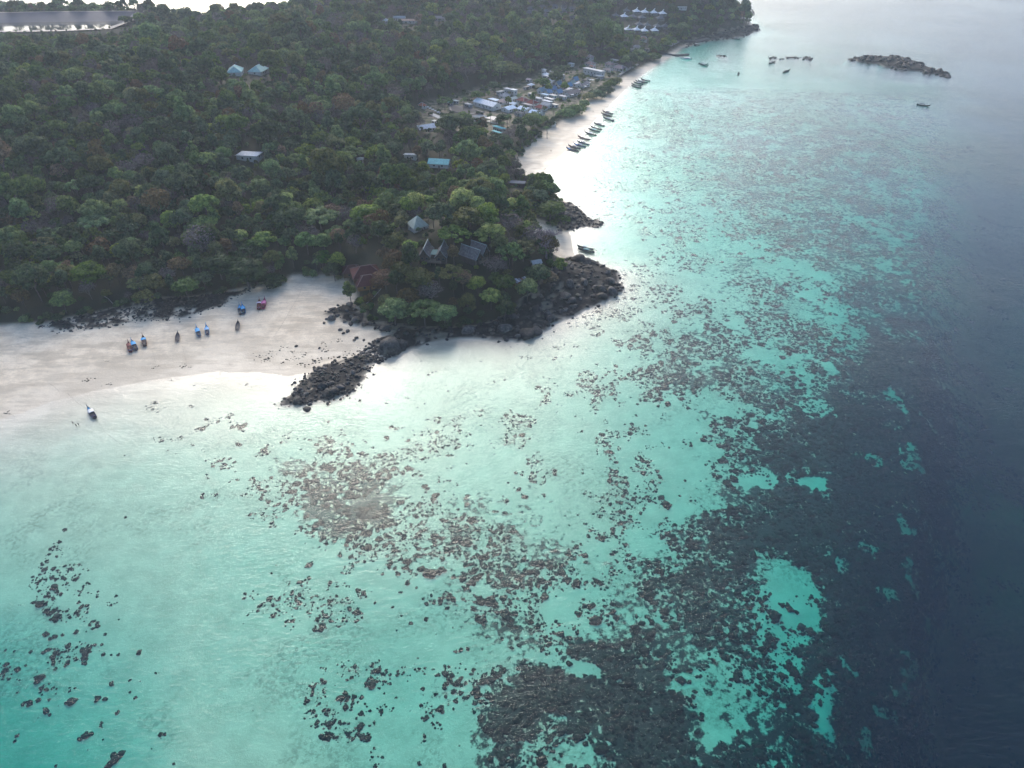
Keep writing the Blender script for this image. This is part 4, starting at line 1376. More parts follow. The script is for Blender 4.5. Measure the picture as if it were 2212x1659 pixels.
# concrete yard by the barn, beach wall, jetties
def strip(name, label, cat, pts, width, h, m, zoff=0.0):
    P = [place(*q) for q in pts]
    t = MB()
    for a, b in zip(P[:-1], P[1:]):
        d = math.atan2(b[1] - a[1], b[0] - a[0])
        L = math.hypot(b[0] - a[0], b[1] - a[1])
        z = max((a[2] + b[2]) / 2, 0)
        t.box(((a[0] + b[0]) / 2, (a[1] + b[1]) / 2, z + h / 2 - .6 + zoff), (L + width * .6, width, h + 1.2), d)
    o = t.build(name, m)
    return tag(o, label, cat)


M_CONC = plain('concrete', (.42, .39, .36), .9, .25, .5)
strip('concrete_yard', 'pale concrete yard strip beside the white barn', 'pavement', [Z6(255, 390), Z6(410, 455)], 5.5, .3, plain('pale_concrete', (.6, .57, .53), .9, .15, .4))
strip('sea_wall', 'low grey sea wall along the top of the long beach', 'wall', [Z6(1850, 930), Z6(1960, 820), Z6(2080, 700)], 1.2, 1.6, plain('old_wall', (.20, .17, .15), .9, .3, .6))
strip('stone_groyne', 'dark curved stone groyne near the white speedboat', 'groyne', [Z4(1250, 432), Z4(1330, 450), Z4(1400, 466), Z4(1500, 470)], 3.2, 1.2, plain('groyne_stone', (.11, .09, .085), .9, .4, .5))
strip('stone_breakwater', 'dark stone breakwater before the small far sand patch', 'breakwater', [Z4(1430, 345), Z4(1500, 350), Z4(1570, 345), Z4(1660, 330)], 7, 1.6, plain('breakwater_stone', (.07, .068, .075), .9, .4, .4))
strip('boat_ramp', 'pale concrete ramp slanting to the water at the far bay end', 'ramp', [Z4(1350, 380), Z4(1430, 340)], 5, .8, M_CONC)
strip('beach_terrace', 'pale walled terrace edge along the far beach', 'wall', [Z7(1610, 690), Z7(1720, 610), Z7(1800, 570), Z7(1880, 530)], 2.5, 1.0, M_CONC)

for u in range(-40, 270, 22):
    VIEWS.append((u, 56, 20, 900))
# reservoir water on the hill
c0 = RESV.mean(0)
mb = MB()
mb.raw([(q[0], q[1], RES_Z - 2.2) for q in (RESV - c0) * 1.25 + c0], [tuple(range(len(RESV)))])


def build_still(nt, out):
    g = N(nt, 'ShaderNodeBsdfGlossy')
    g.inputs['Roughness'].default_value = .05
    d = N(nt, 'ShaderNodeBsdfDiffuse')
    d.inputs['Color'].default_value = (.05, .06, .06, 1)
    geo = N(nt, 'ShaderNodeNewGeometry')
    nb = bump(nt, noise(nt, geo.outputs['Position'], .6, 3), .5, .05)
    f = N(nt, 'ShaderNodeFresnel')
    f.inputs[0].default_value = 1.34
    nt.links.new(nb, g.inputs['Normal'])
    nt.links.new(nb, f.inputs['Normal'])
    m = N(nt, 'ShaderNodeMixShader')
    nt.links.new(f.outputs[0], m.inputs[0])
    nt.links.new(d.outputs[0], m.inputs[1])
    nt.links.new(g.outputs[0], m.inputs[2])
    nt.links.new(m.outputs[0], out.inputs[0])


o = mb.build('reservoir_water', mat('still_water', build_still))
o.location.z = 1.4
tag(o, 'pale still water in the hilltop reservoir at top left', 'water', None, 'structure')
# dark liner on the banks
lv, lf = [], []
n = len(RESV)
rings = []
for sc_, z in ((1.06, RES_Z - .9), (1.0, 0), (0, 0)):
    pass
# offset the water outline outwards along its normals for the bank
P = RESV
T = np.roll(P, -1, 0) - np.roll(P, 1, 0)
Nn = np.stack([T[:, 1], -T[:, 0]], -1)
Nn /= np.linalg.norm(Nn, axis=1)[:, None]
if sdist(*(P + Nn * .5).T, P).mean() > 0:
    Nn = -Nn
R0 = [(x, y, RES_Z - 1.6) for x, y in P - Nn * 3]
rim = lambda y: RES_Z + 1.3 + 6.2 * float(smooth(-22, 18, y - RCY))
R1 = [(x, y, rim(y)) for x, y in P + Nn * 25]
R2 = [(x, y, rim(y) + .2) for x, y in P + Nn * 29]
mb = MB()
mb.raw(R0 + R1, [(i, (i + 1) % n, n + (i + 1) % n, n + i) for i in range(n)])
o = mb.build('reservoir_liner', plain('pond_liner_dark', (.055, .055, .085), .55, .15, .05))
tag(o, 'dark blue-black lined bank of the hilltop reservoir', 'reservoir')
mb = MB()
mb.raw(R1 + R2, [(i, (i + 1) % n, n + (i + 1) % n, n + i) for i in range(n)])
MBo = mb.build('service_track', plain('track', (.36, .31, .26), .95, .2, .2))
tag(MBo, 'pale service track on the rim of the reservoir', None, None, 'structure')
# ------------------------------------------------------------------ trees
rt = np.random.default_rng(23)


def quads_at(c, nrm, size, r):
    """leaf-clump quads at points c facing nrm"""
    n = len(c)
    a = np.cross(nrm, r.normal(size=(n, 3)))
    a /= np.linalg.norm(a, axis=1)[:, None] + 1e-9
    b = np.cross(nrm, a)
    s = size[:, None] * r.uniform(0.6, 1.3, (n, 1))
    e = r.uniform(0.5, 1.0, (n, 1))
    V = np.stack([c - a * s - b * s * e, c + a * s - b * s * e * .6, c + a * s * .8 + b * s * e, c - a * s * .7 + b * s * e * .8], 1).reshape(-1, 3)
    return V, np.arange(4 * n).reshape(n, 4)


def crown_form(seed, rad, zc, hz, nl, nleaf, lsz, spread=0.62, lobe=(0.34, 0.52), up=0.25):
    """lumpy crown: leaf quads over the outside of many lobes"""
    r = np.random.default_rng(seed)
    L = []
    for k in range(nl):
        a = 2 * math.pi * (k + r.uniform(-.3, .3)) / nl * 2.4
        q = math.sqrt((k + .5) / nl) * spread
        z = zc + hz * (0.55 * (1 - q * q / spread / spread * 1.3) + r.uniform(-.22, .22))
        L.append((q * rad * math.cos(a), q * rad * math.sin(a), z, rad * r.uniform(*lobe) * (1 - .25 * q)))
    L = np.array(L)
    Vs, Fs, o = [], [], 0
    per = max(6, int(nleaf / nl))
    for k in range(nl):
        d = r.normal(size=(per, 3))
        d[:, 2] = d[:, 2] * 0.8 + up
        d /= np.linalg.norm(d, axis=1)[:, None]
        rr_ = r.uniform(0.80, 1.08, (per, 1))
        c = L[k, :3] + d * L[k, 3] * rr_ * np.array([1, 1, .85])
        dist = np.linalg.norm((c[:, None, :] - L[None, :, :3]) / np.array([1, 1, .85]), axis=2) / L[None, :, 3]
        dist[:, k] = 9
        keep = dist.min(1) > 0.80
        c, dd = c[keep], d[keep]
        nrm = dd + r.normal(0, .45, dd.shape)
        nrm /= np.linalg.norm(nrm, axis=1)[:, None]
        V, F = quads_at(c, nrm, np.full(len(c), lsz), r)
        Vs.append(V)
        Fs.append(F + o)
        o += len(V)
    # solid core added in each lobe, so that the sky does not shine through
    V0, F0 = ICO2
    for k in range(nl):
        V = V0 * L[k, 3] * .64 * np.array([1, 1, .85]) * (0.85 + .3 * r.random((len(V0), 1))) + L[k, :3]
        Vs.append(V)
        Fs.append(np.column_stack([F0, F0[:, 2]]) + o)
        o += len(V)
    return np.concatenate(Vs), np.concatenate(Fs)


def branch_form(seed, h, depth=4, spread=0.55, r0=0.28, twig=0.05, nb=3, length=.42):
    """bare branching limbs"""
    r = random.Random(seed)
    mb = MB()

    def grow(p, d, L, rad, lev):
        q = p + d * L * .5 + Vector((r.uniform(-.08, .08), r.uniform(-.08, .08), .03)) * L
        e = q + (d + Vector((r.uniform(-.2, .2), r.uniform(-.2, .2), r.uniform(0, .15)))).normalized() * L * .5
        mb.tube([p, q, e], [rad, rad * .8, rad * .62], 5 if lev < 2 else 3, False)
        if lev >= depth:
            return
        for k in range(nb + (1 if lev > 0 else 0)):
            a = 2 * math.pi * (k + r.random() * .7) / (nb + 1)
            nd = (d * .75 + Vector((math.cos(a), math.sin(a), .1)) * spread * (1 + .5 * r.random())).normalized()
            grow(p + (e - p) * r.uniform(.55, 1.0), nd, L * r.uniform(.58, .78), max(rad * .52, twig), lev + 1)
    grow(Vector((0, 0, -.6)), Vector((r.uniform(-.1, .1), r.uniform(-.1, .1), 1)).normalized(), h * length, r0, 0)
    return mb


def trunk_mb(h, rad, seed):
    r = random.Random(seed)
    mb = MB()
    lean = (r.uniform(-.5, .5), r.uniform(-.5, .5))
    mb.tube([(0, 0, -1.2), (lean[0] * .3, lean[1] * .3, h * .35), (lean[0], lean[1], h * .7)], [rad, rad * .75, rad * .5], 6)
    for k in range(4):
        a = k * 1.57 + r.uniform(-.4, .4)
        mb.tube([(lean[0] * .6, lean[1] * .6, h * r.uniform(.4, .55)), (math.cos(a) * h * .16, math.sin(a) * h * .16, h * .72), (math.cos(a) * h * .27, math.sin(a) * h * .27, h * .82)], [rad * .5, rad * .3, rad * .15], 4)
    return mb


def join_mesh(name, parts):
    """parts: (V, F, material); triangles or quads"""
    mats, Vs, Fs, mi, o = [], [], [], [], 0
    for V, F, m in parts:
        if m not in mats:
            mats.append(m)
        Vs.append(np.asarray(V, float))
        for f in F:
            f = [int(i) for i in f]
            if len(f) == 4 and f[2] == f[3]:
                f = f[:3]
            Fs.append([i + o for i in f])
            mi.append(mats.index(m))
        o += len(V)
    me = bpy.data.meshes.new(name)
    me.from_pydata(np.concatenate(Vs).tolist(), [], Fs)
    for m in mats:
        me.materials.append(m)
    me.polygons.foreach_set('material_index', mi)
    me.update()
    return me


# unit forms: crown diameter about 10 m
SHAPES = {
    'round': [crown_form(101 + k, 5.0, 7.2, 4.4, 17, 2700, .27, .66, (.25, .44)) for k in range(3)],
    'tall': [crown_form(121 + k, 4.2, 8.0, 6.5, 16, 2500, .27, .52, (.26, .44)) for k in range(2)],
    'flat': [crown_form(141 + k, 5.6, 8.2, 2.4, 22, 2500, .27, .78, (.19, .32), .35) for k in range(2)],
    'open': [crown_form(171 + k, 5.4, 7.6, 3.4, 30, 2300, .24, .86, (.13, .23), .3) for k in range(2)],
    'low': [crown_form(161 + k, 5.0, 3.0, 2.6, 13, 1300, .34, .66) for k in range(2)],
}
FINE = {'round': [crown_form(201 + k, 5.0, 7.2, 4.6, 24, 4200, .21, .66, (.25, .40)) for k in range(2)]}
TRH = {'open': 9.8, 'round': 9.5, 'tall': 11, 'flat': 9.5, 'low': 4}
LEAFM = {'dark': M_DARK, 'mid': M_MID, 'lime': M_LIME, 'olive': M_OLIVE, 'brown': M_BROWN, 'mauve': M_MAUVE, 'fresh': M_FRESH}
WISPY = [crown_form(181 + k, 4.8, 7.4, 3.6, 14, 1300, .22, .62, (.32, .46)) for k in range(2)]


def wisp(V, F, seed, keep):
    """thin a crown: drop the inner mass and part of the leaves"""
    r = np.random.default_rng(seed)
    isq = F[:, 2] != F[:, 3]
    return V, F[isq & (r.random(len(F)) < keep)]


KINDS = []       # (name, crown data, trunk data)
for kd, shapes in (('dark', ('round', 'tall', 'flat', 'open', 'low')), ('mid', ('round', 'tall', 'flat', 'open', 'low')), ('lime', ('round', 'flat', 'open')), ('olive', ('round', 'open', 'flat', 'low')), ('brown', ('round', 'tall')), ('fresh', ('round',))):
    for sh in shapes:
        for k, (Vc, Fc) in enumerate(SHAPES[sh]):
            if kd in ('lime', 'olive', 'brown') and k > 0 and sh != 'round':
                continue
            if kd == 'brown':
                Vc, Fc = wisp(Vc, Fc, 5 + k, .8)
            cm = join_mesh('crown', [(Vc, Fc, LEAFM[kd])])
            tb = trunk_mb(TRH[sh], .24, k)
            KINDS.append((kd, sh, cm, tb.mesh('trunk', M_TRUNK), (Vc, Fc, LEAFM[kd]), tb))
for k in range(2):      # leafless or nearly leafless trees
    bm_ = branch_form(31 + k, 11, 4, .6, .2, .045, 3)
    Vc, Fc = wisp(*WISPY[k], 3, .75)
    V2, F2 = np.array(bm_.v), bm_.f
    cm = join_mesh('crown', [(Vc, Fc, M_MAUVE)])
    KINDS.append(('mauve', 'bare', cm, bm_.mesh('trunk', M_TWIG), (Vc, Fc, M_MAUVE), bm_))
for k in range(1):
    Vc, Fc = FINE['round'][k]
    KINDS.append(('fresh', 'fine', join_mesh('crown', [(Vc, Fc, M_FRESH)]), trunk_mb(9.5, .3, 9).mesh('trunk', M_TRUNK), (Vc, Fc, M_FRESH), trunk_mb(9.5, .3, 9)))
    Vc, Fc = FINE['round'][1]
    KINDS.append(('dark', 'fine', join_mesh('crown', [(Vc, Fc, M_DARK)]), trunk_mb(9.5, .3, 8).mesh('trunk', M_TRUNK), (Vc, Fc, M_DARK), trunk_mb(9.5, .3, 8)))


def palm_form(seed):
    r = random.Random(seed)
    mb = MB()
    lx, ly = r.uniform(-1.2, 1.2), r.uniform(-1.2, 1.2)
    mb.tube([(0, 0, -.8), (lx * .3, ly * .3, 4), (lx, ly, 9.5)], [.24, .17, .13], 6)
    V, F = [], []
    for k in range(16):
        a = k * 2.4 + r.uniform(-.2, .2)
        el = r.uniform(-.1, .9)
        P = []
        for j in range(6):
            t_ = j / 5
            rr_ = 3.6 * t_ * math.cos(el * (1 - .3 * t_))
            P.append((lx + math.cos(a) * rr_, ly + math.sin(a) * rr_, 9.5 + 3.2 * t_ * math.sin(el) - 2.6 * t_ * t_, .55 * math.sin(math.pi * min(t_ + .12, 1) ** .8) + .05))
        sx, sy = -math.sin(a), math.cos(a)
        o = len(V)
        for x, y, z, w in P:
            V += [(x - sx * w, y - sy * w, z - w * .45), (x, y, z), (x + sx * w, y + sy * w, z - w * .45)]
        for j in range(5):
            q = o + 3 * j
            F += [(q, q + 3, q + 4, q + 1), (q + 1, q + 4, q + 5, q + 2)]
    return np.array(V), np.array(F), mb


for k in range(2):
    Vp, Fp, tb = palm_form(61 + k)
    KINDS.append(('palm', 'palm', join_mesh('crown', [(Vp, Fp, M_MID)]), tb.mesh('trunk', M_TRUNK), (Vp, Fp, M_MID), tb))


def pick(kd, sh=None):
    c = [i for i, q in enumerate(KINDS) if q[0] == kd and (q[1] == sh or (sh is None and q[1] not in ('fine', 'low')))]
    return int(rt.choice(c))


# trees noted one by one on the photograph: (u, v, crown width px, kind, label)
NOTED = [
    (188, 588, 96, 'fresh', 'big bright green round-crowned tree above the left beach'), (132, 648, 58, 'fresh', 'bright green tree left below the biggest bright one'),
    (440, 482, 66, 'lime', 'yellow-green tree standing out over the left forest front'), (570, 517, 62, 'lime', 'yellow-green tree above the cove sand'),
    (215, 530, 60, 'brown', 'orange-brown crowned tree behind the big bright green tree'), (258, 540, 48, 'lime', 'lime tree right behind the big bright green tree'),
    (205, 480, 76, 'mid', 'pale green tiered tree behind the orange-brown crown'), (250, 585, 56, 'brown', 'rusty brown tree right of the big bright green tree'), (285, 590, 52, 'brown', 'second rusty brown tree right of the big green one'),
    (390, 570, 60, 'brown', 'rusty tree in the middle of the left forest front'), (360, 590, 40, 'mauve', 'grey bare tree in the middle of the left forest front'), (98, 605, 36, 'lime', 'small yellow-green tree low at the far left'),
    (70, 565, 50, 'lime', 'loose yellowish tree at the far left'), (45, 640, 44, 'brown', 'brownish tree at the far left beach edge'), (20, 600, 60, 'mid', 'green tree cut by the left picture edge'),
    (530, 585, 110, 'dark', 'broad dark dome of trees left of the cove'), (470, 570, 80, 'dark', 'dark round tree left of the cove dome'), (584, 588, 60, 'dark', 'dark tree hanging over the cove sand'),
    (330, 610, 60, 'olive', 'olive tree over the dark rocks of the left shore'), (400, 620, 60, 'mid', 'green tree low over the dark rocks of the left shore'), (310, 640, 50, 'olive', 'thin olive tree with pale stems by the left shore'),
    (630, 553, 44, 'mid', 'pale green tree above the cove path'), (660, 520, 66, 'fresh', 'fresh green tree behind the cove'), (700, 525, 60, 'mid', 'green tree behind the cove, right of the fresh one'), (700, 555, 44, 'fresh', 'small bright tree just behind the cove sand'),
    (790, 462, 84, 'lime', 'tall yellow-green tree behind the red pavilions'), (690, 470, 90, 'mid', 'wide tiered green tree in the middle of the forest'), (765, 520, 44, 'mauve', 'pale leafless tree behind the red pavilions'),
    (720, 580, 50, 'dark', 'dark green tree left of the red pavilions'), (755, 630, 50, 'mid', 'small green tree on the sand beside the knoll'),
    (845, 520, 56, 'olive', 'yellow-olive tree left of the twin-gabled house'), (850, 555, 50, 'brown', 'brown tree below the yellow-olive one'), (860, 580, 54, 'olive', 'golden tree in front of the twin-gabled house'),
    (832, 600, 64, 'brown', 'orange-brown dome over the dark red pavilion'), (815, 610, 40, 'brown', 'dull brown tree right of the dark red pavilion'),
    (905, 600, 80, 'olive', 'large olive dome in front of the twin-gabled house'), (880, 640, 60, 'brown', 'reddish brown tree on the knoll front'), (930, 625, 60, 'mauve', 'mauve tree on the knoll front'),
    (850, 668, 84, 'mid', 'deep green tree at the left foot of the knoll'), (915, 670, 80, 'mid', 'deep green tree at the middle foot of the knoll'), (960, 675, 70, 'mid', 'deep green tree at the right foot of the knoll'),
    (975, 590, 66, 'olive', 'olive tree between the two dark wooden houses'), (1000, 600, 50, 'brown', 'brown tree below the right wooden house'), (1030, 610, 50, 'lime', 'yellow-green tree below the right wooden house'),
    (1070, 570, 66, 'mauve', 'mauve-grey tree right of the wooden houses'), (1060, 640, 54, 'lime', 'lime tree low on the right knoll slope'), (1010, 650, 50, 'olive', 'thin olive tree low on the knoll front'),
    (1060, 500, 84, 'lime', 'broad yellow-green tree behind the right wooden house'), (980, 505, 74, 'lime', 'yellow-green tree behind the twin-gabled house'), (1010, 470, 90, 'olive', 'large golden-olive dome on the back of the knoll'),
    (1100, 480, 80, 'mauve', 'mauve bare crown on the back of the knoll'), (1132, 490, 46, 'lime', 'narrow lime tree left of the big leafless tree'), (1095, 445, 66, 'lime', 'yellow-green tree behind the mauve crown'),
    (1190, 450, 80, 'mid', 'large green tree above the rocky point'), (1165, 425, 60, 'dark', 'dark tree at the top of the rocky point'), (1215, 475, 40, 'mid', 'green bush at the rocks of the point'),
    (1130, 535, 56, 'olive', 'ochre tree beside the big leafless tree'), (1165, 590, 70, 'dark', 'dark tree above the rock shelf of the point'), (1140, 620, 60, 'mid', 'green tree right of the ruined hut'), (1190, 600, 44, 'brown', 'brown scrub tree at the edge of the rock shelf'),
    (1210, 570, 36, 'lime', 'small lime bush between leafless tree and rocks'), (1090, 610, 56, 'mid', 'green tree left of the ruined hut'), (1090, 665, 50, 'dark', 'dark scrub tree above the knoll rocks'),
    (1035, 395, 46, 'lime', 'yellow-green tree pair above the far beach end'), (1062, 385, 42, 'lime', 'lime tree nearest the far beach end'), (950, 430, 50, 'mid', 'green tree behind the tent-like roof'), (880, 430, 70, 'mid', 'pale green tall tree behind the knoll'),
    (975, 262, 74, 'dark', 'large dark dome tree in front of the village ponds'), (1150, 268, 60, 'mid', 'green tree between village and long beach'), (985, 325, 34, 'lime', 'small lime tree below the dome tree'), (902, 330, 36, 'brown', 'orange tree left above the teal roof'),
    (1045, 340, 50, 'lime', 'golden tree above the far beach'), (990, 300, 36, 'fresh', 'green pair of trees under the turquoise house'), (1105, 290, 56, 'mauve', 'brown-grey tree beside the sea wall'), (1080, 300, 50, 'dark', 'dark tree right of the turquoise house'),
    (660, 325, 54, 'lime', 'yellow tree in the middle of the left hill'), (640, 345, 50, 'mid', 'green tree under the yellow hill tree'), (100, 163, 24, 'lime', 'bright tree high near the reservoir'), (295, 188, 40, 'brown', 'tan crown high in the left forest'),
    (298, 318, 30, 'lime', 'small yellow tree in the left forest'), (140, 160, 30, 'lime', 'pale yellow-green tree high in the left forest'), (110, 158, 22, 'lime', 'small bright tree near the top of the left forest'),
    (1245, 232, 54, 'mid', 'bushy beach tree in front of the village'), (1225, 240, 50, 'mid', 'round beach tree in front of the village'), (1262, 220, 30, 'mid', 'small beach tree beside the cream hut'), (1290, 200, 44, 'dark', 'dark round beach tree below the restaurants'),
    (1308, 190, 44, 'dark', 'dark round beach tree at the bend of the beach'), (1273, 205, 36, 'olive', 'olive beach tree beside the restaurant awnings'), (1318, 178, 34, 'mid', 'light green beach tree below the hotel'),
    (1330, 172, 36, 'olive', 'yellowish beach tree right of the hotel canopy'), (1410, 118, 46, 'mid', 'beach tree near the far end of the long beach'), (1380, 112, 40, 'mid', 'light beach tree before the brown roofs'), (1425, 100, 50, 'dark', 'dark tree at the far end of the long beach'),
    (1215, 150, 50, 'dark', 'tall dark tree between terrace and hotel'), (1200, 165, 40, 'dark', 'dark tree left of the tall one by the terrace'), (1172, 178, 40, 'mid', 'bright green tree at the back of the terrace'), (1032, 205, 34, 'mid', 'round green tree behind the long white hall'),
    (960, 218, 38, 'mid', 'green tree left of the dark ponds'), (1068, 185, 34, 'dark', 'dark tree behind the pinkish roof'), (1170, 255, 40, 'mid', 'green tree beside the white beach bungalow'), (1190, 262, 24, 'dark', 'small dark tree right of the white beach bungalow'),
    (1120, 262, 30, 'dark', 'dark tree below the blue tarpaulin'), (1085, 255, 36, 'dark', 'dark tree right of the cream pavilion'), (1150, 212, 22, 'mid', 'small garden tree among the maroon roofs'), (1098, 216, 20, 'lime', 'small yellow-green tree behind the blue houses'),
    (1258, 165, 20, 'olive', 'small olive tree behind the further restaurant'), (1220, 185, 22, 'lime', 'small lime tree among the slate gables'), (1185, 187, 20, 'lime', 'small lime tree beside the light blue gable'),
    (820, 300, 60, 'dark', 'dark tall tree on the near hill'), (760, 330, 64, 'mid', 'green tall tree on the near hill front'), (720, 300, 60, 'dark', 'dark tree left of the green hill tree'), (560, 400, 60, 'mid', 'green tree in the middle of the forest belt'),
    (285, 260, 60, 'mauve', 'mauve bare crowns in the left forest, upper patch'), (310, 345, 60, 'mauve', 'mauve bare crowns in the left forest, lower patch'), (270, 360, 50, 'mauve', 'grey bare crown beside the lower mauve patch'),
    (500, 385, 44, 'mauve', 'grey leafless tree in the middle forest'), (850, 200, 60, 'mauve', 'mauve crown on the far hill flank'), (790, 195, 60, 'mauve', 'dull mauve crown on the far hill flank'), (600, 235, 40, 'mauve', 'mauve crown at the hill centre'),
    (720, 235, 44, 'mauve', 'brown-mauve crown above the near hill'), (1010, 150, 70, 'mauve', 'large mauve crown behind the village'), (1080, 145, 60, 'mid', 'pale green tall crown behind the village'), (1110, 150, 60, 'olive', 'olive tall crown behind the terrace'),
]
TREES = []      # x, y, z, scale, kind index, label, name
for u, v, w, kd, lb in NOTED:
    p = place(u, v, 8.0)
    for _ in range(4):
        D = w * project(*p)[2] / FV
        zs = min(1.05, (8 + .35 * D) / (1.15 * D))
        p = place(u, v, (0.42 if 'beach' in lb and 'left' not in lb else 0.72) * D * zs)
    sh = None
    if w > 90:
        sh = 'fine'
    elif 'beach tree' in lb or 'over the cove sand' in lb or 'far end of the long beach' in lb or 'white beach bungalow' in lb:
        sh = 'low'
    elif kd == 'mid' and 'tiered' in lb:
        sh = 'flat'
    elif kd in ('lime', 'olive', 'brown', 'fresh', 'dark') and 'dome' in lb or kd == 'fresh':
        sh = 'round'
    TREES.append((p[0], p[1], float(ground(p[0], p[1])), D / 10.4, pick(kd, sh), lb, zs))
nt0 = len(TREES)
# the rest of the wood
cand = []
x0, x1, y0, y1 = -1150, 1000, 320, 1900
near = np.array([(t[0], t[1], t[3] * 5) for t in TREES])
gx_, gy_ = [], []
y = y0
while y < y1:
    sp = 7.4 if y < 600 else (8.2 if y < 950 else 9.4)
    xs = np.arange(x0, x1, sp)
    gx_.append(xs + rt.uniform(-.45, .45, len(xs)) * sp + (sp / 2 if len(gx_) % 2 else 0))
    gy_.append(np.full(len(xs), y) + rt.uniform(-.45, .45, len(xs)) * sp)
    y += sp * .87
gx_, gy_ = np.concatenate(gx_), np.concatenate(gy_)
sz_ = np.interp(gy_, [330, 600, 950, 1600], [0.92, .98, 1.06, 1.2])
gu, gw_, gd = project(gx_, gy_, 8)
m = (np.abs(gu - 1106) < 1350) & (gw_ > -60)
gx_, gy_, sz_, gd = gx_[m], gy_[m], sz_[m], gd[m]
s = sdist(gx_, gy_, LAND)
m = s > 4
for Q, g in ((NEAR_SAND, -1.5), (FAR_SAND, -2.5), (COVE_SAND, 0), (VILLAGE, 0)):
    m &= sdist(gx_, gy_, Q) < g
m &= sdist(gx_, gy_, RESV) < -30
for key, (P, hh, bs) in ROCKS.items():
    m &= sdist(gx_, gy_, P) < (-.5 if key != 'cove' else 0)
gx_, gy_, sz_, gd = gx_[m], gy_[m], sz_[m], gd[m]
gz_ = ground(gx_, gy_)
sz_ = sz_ * np.exp(rt.normal(-.03, .30, len(sz_))) * np.where(rt.random(len(sz_)) < .09, 1.4, 1)
keep = np.ones(len(gx_), bool)
for q in near:
    keep &= np.hypot(gx_ - q[0], gy_ - q[1]) > q[2] * .72
for q in HOUSES:
    keep &= np.hypot(gx_ - q[0], gy_ - q[1]) > q[3] + sz_ * 2.2
pu, pv, pd = project(gx_, gy_, gz_ + 8.5 * sz_)
cr = 5 * sz_ * FV / pd
for u, v, w, d in VIEWS:
    hit = (np.abs(pu - u) < w * .75 + cr * .75) & (np.abs(pv - v - w * .15) < w * .45 + cr * .8) & (pd < d)
    sz_ = np.where(hit, np.minimum(sz_, .36), sz_)
# sight lines to the trees noted above: nothing tall right in front of them
for t in TREES:
    tu, tv, td = project(t[0], t[1], t[2] + 8 * t[3])
    keep &= ~((np.hypot(pu - tu, (pv - tv)) < 4.0 * t[3] * FV / td * .5 + cr * .3) & (pd < td) & (pd > td - 40))
gx_, gy_, gz_, sz_ = gx_[keep], gy_[keep], gz_[keep], sz_[keep]
kn = fbm(gx_ / 60, gy_ / 60, 88, 3)
kn2 = fbm(gx_ / 28, gy_ / 28, 99, 3)
onk = np.exp(-((gx_ - flat(980, 560, 8)[0]) ** 2 + (gy_ - flat(980, 560, 8)[1]) ** 2) / 75.0 ** 2)
rnd = rt.random(len(gx_))
for k in range(len(gx_)):
    a, b, c, o_ = rnd[k], kn[k], kn2[k], onk[k]
    if a < .10 + .40 * max(0, c - .54) * 4 * (1 - o_) and c > .48:
        kd = 'mauve'
    elif a > .955 - .10 * o_:
        kd = 'lime'
    elif a > .925 - .22 * o_:
        kd = 'brown'
    elif a > .82 - .32 * o_:
        kd = 'olive'
    elif a > .48 + .6 * (b - .5):
        kd = 'mid'
    else:
        kd = 'dark'
    TREES.append((gx_[k], gy_[k], gz_[k], sz_[k] * (1.0 if kd != 'mauve' else .92), pick(kd), None, rt.uniform(.85, 1.12)))
for u, v in [(688, 552), (695, 560), (682, 566)] + [(rt.uniform(1130, 1420), rt.uniform(30, 135)) for _ in range(150)] + [(rt.uniform(1000, 1260), rt.uniform(160, 280)) for _ in range(60)]:
    p = place(u, v, 8)
    if sdist(p[:1], p[1:2], LAND)[0] < 22 or any(math.hypot(p[0] - q[0], p[1] - q[1]) < q[3] + 1 for q in HOUSES):
        continue
    TREES.append((p[0], p[1], float(ground(p[0], p[1])), rt.uniform(.8, 1.15), pick('palm'), None, rt.uniform(.8, 1.15)))
# shrubs along the beach heads and between the village houses
for lst, n_, zz_ in ((FAR_SAND, 60, -3), (VILLAGE, 150, 0)):
    x0, y0 = lst.min(0)
    x1, y1 = lst.max(0)
    c = 0
    while c < n_:
        x, y = rt.uniform(x0 - 8, x1 + 8), rt.uniform(y0 - 8, y1 + 8)
        s = sdist(np.array([x]), np.array([y]), lst)[0]
        if lst is FAR_SAND and not (-9 < s < -1 and sdist(np.array([x]), np.array([y]), LAND)[0] > 25):
            c += .02
            continue
        if lst is VILLAGE and s < 1:
            continue
        if any(math.hypot(x - q[0], y - q[1]) < q[3] + 1.6 for q in HOUSES):
            c += .05
            continue
        c += 1
        kd = rt.choice(['dark', 'mid', 'dark', 'olive', 'lime'], p=[.4, .3, .15, .1, .05])
        TREES.append((x, y, float(ground(x, y)), rt.uniform(.28, .55), pick('dark', 'low') if kd == 'dark' else pick(kd), None, 1.0))
ex, ey = rt.uniform(-420, 200, 26000), rt.uniform(300, 640, 26000)
el_ = sdist(ex, ey, LAND)
en = np.maximum.reduce([sdist(ex, ey, NEAR_SAND), sdist(ex, ey, COVE_SAND), sdist(ex, ey, FAR_SAND)] + [sdist(ex, ey, ROCKS[q][0]) for q in ('knoll', 'point', 'cove')])
em = (el_ > 3) & (en < .5) & ((en > -11) | (rt.random(26000) < .22)) & (sdist(ex, ey, VILLAGE) < 0) & (rt.random(26000) < np.where(en > -5, .35, .16))
for q in HOUSES:
    em &= np.hypot(ex - q[0], ey - q[1]) > q[3] + .6
for x, y in zip(ex[em], ey[em]):
    kd = rt.choice(['dark', 'mid', 'olive'], p=[.62, .28, .1])
    TREES.append((x, y, float(ground(x, y)) - .3, rt.uniform(.26, .6), pick(kd, 'low'), None, rt.uniform(.8, 1.4)))
ta = np.array([(t[0], t[1], t[2], t[3]) for t in TREES])
tu, tv, td = project(ta[:, 0], ta[:, 1], ta[:, 2] + 7 * ta[:, 3])
vis = (tu > 0) & (tu < 2212) & (tv > 0) & (tv < 1500)
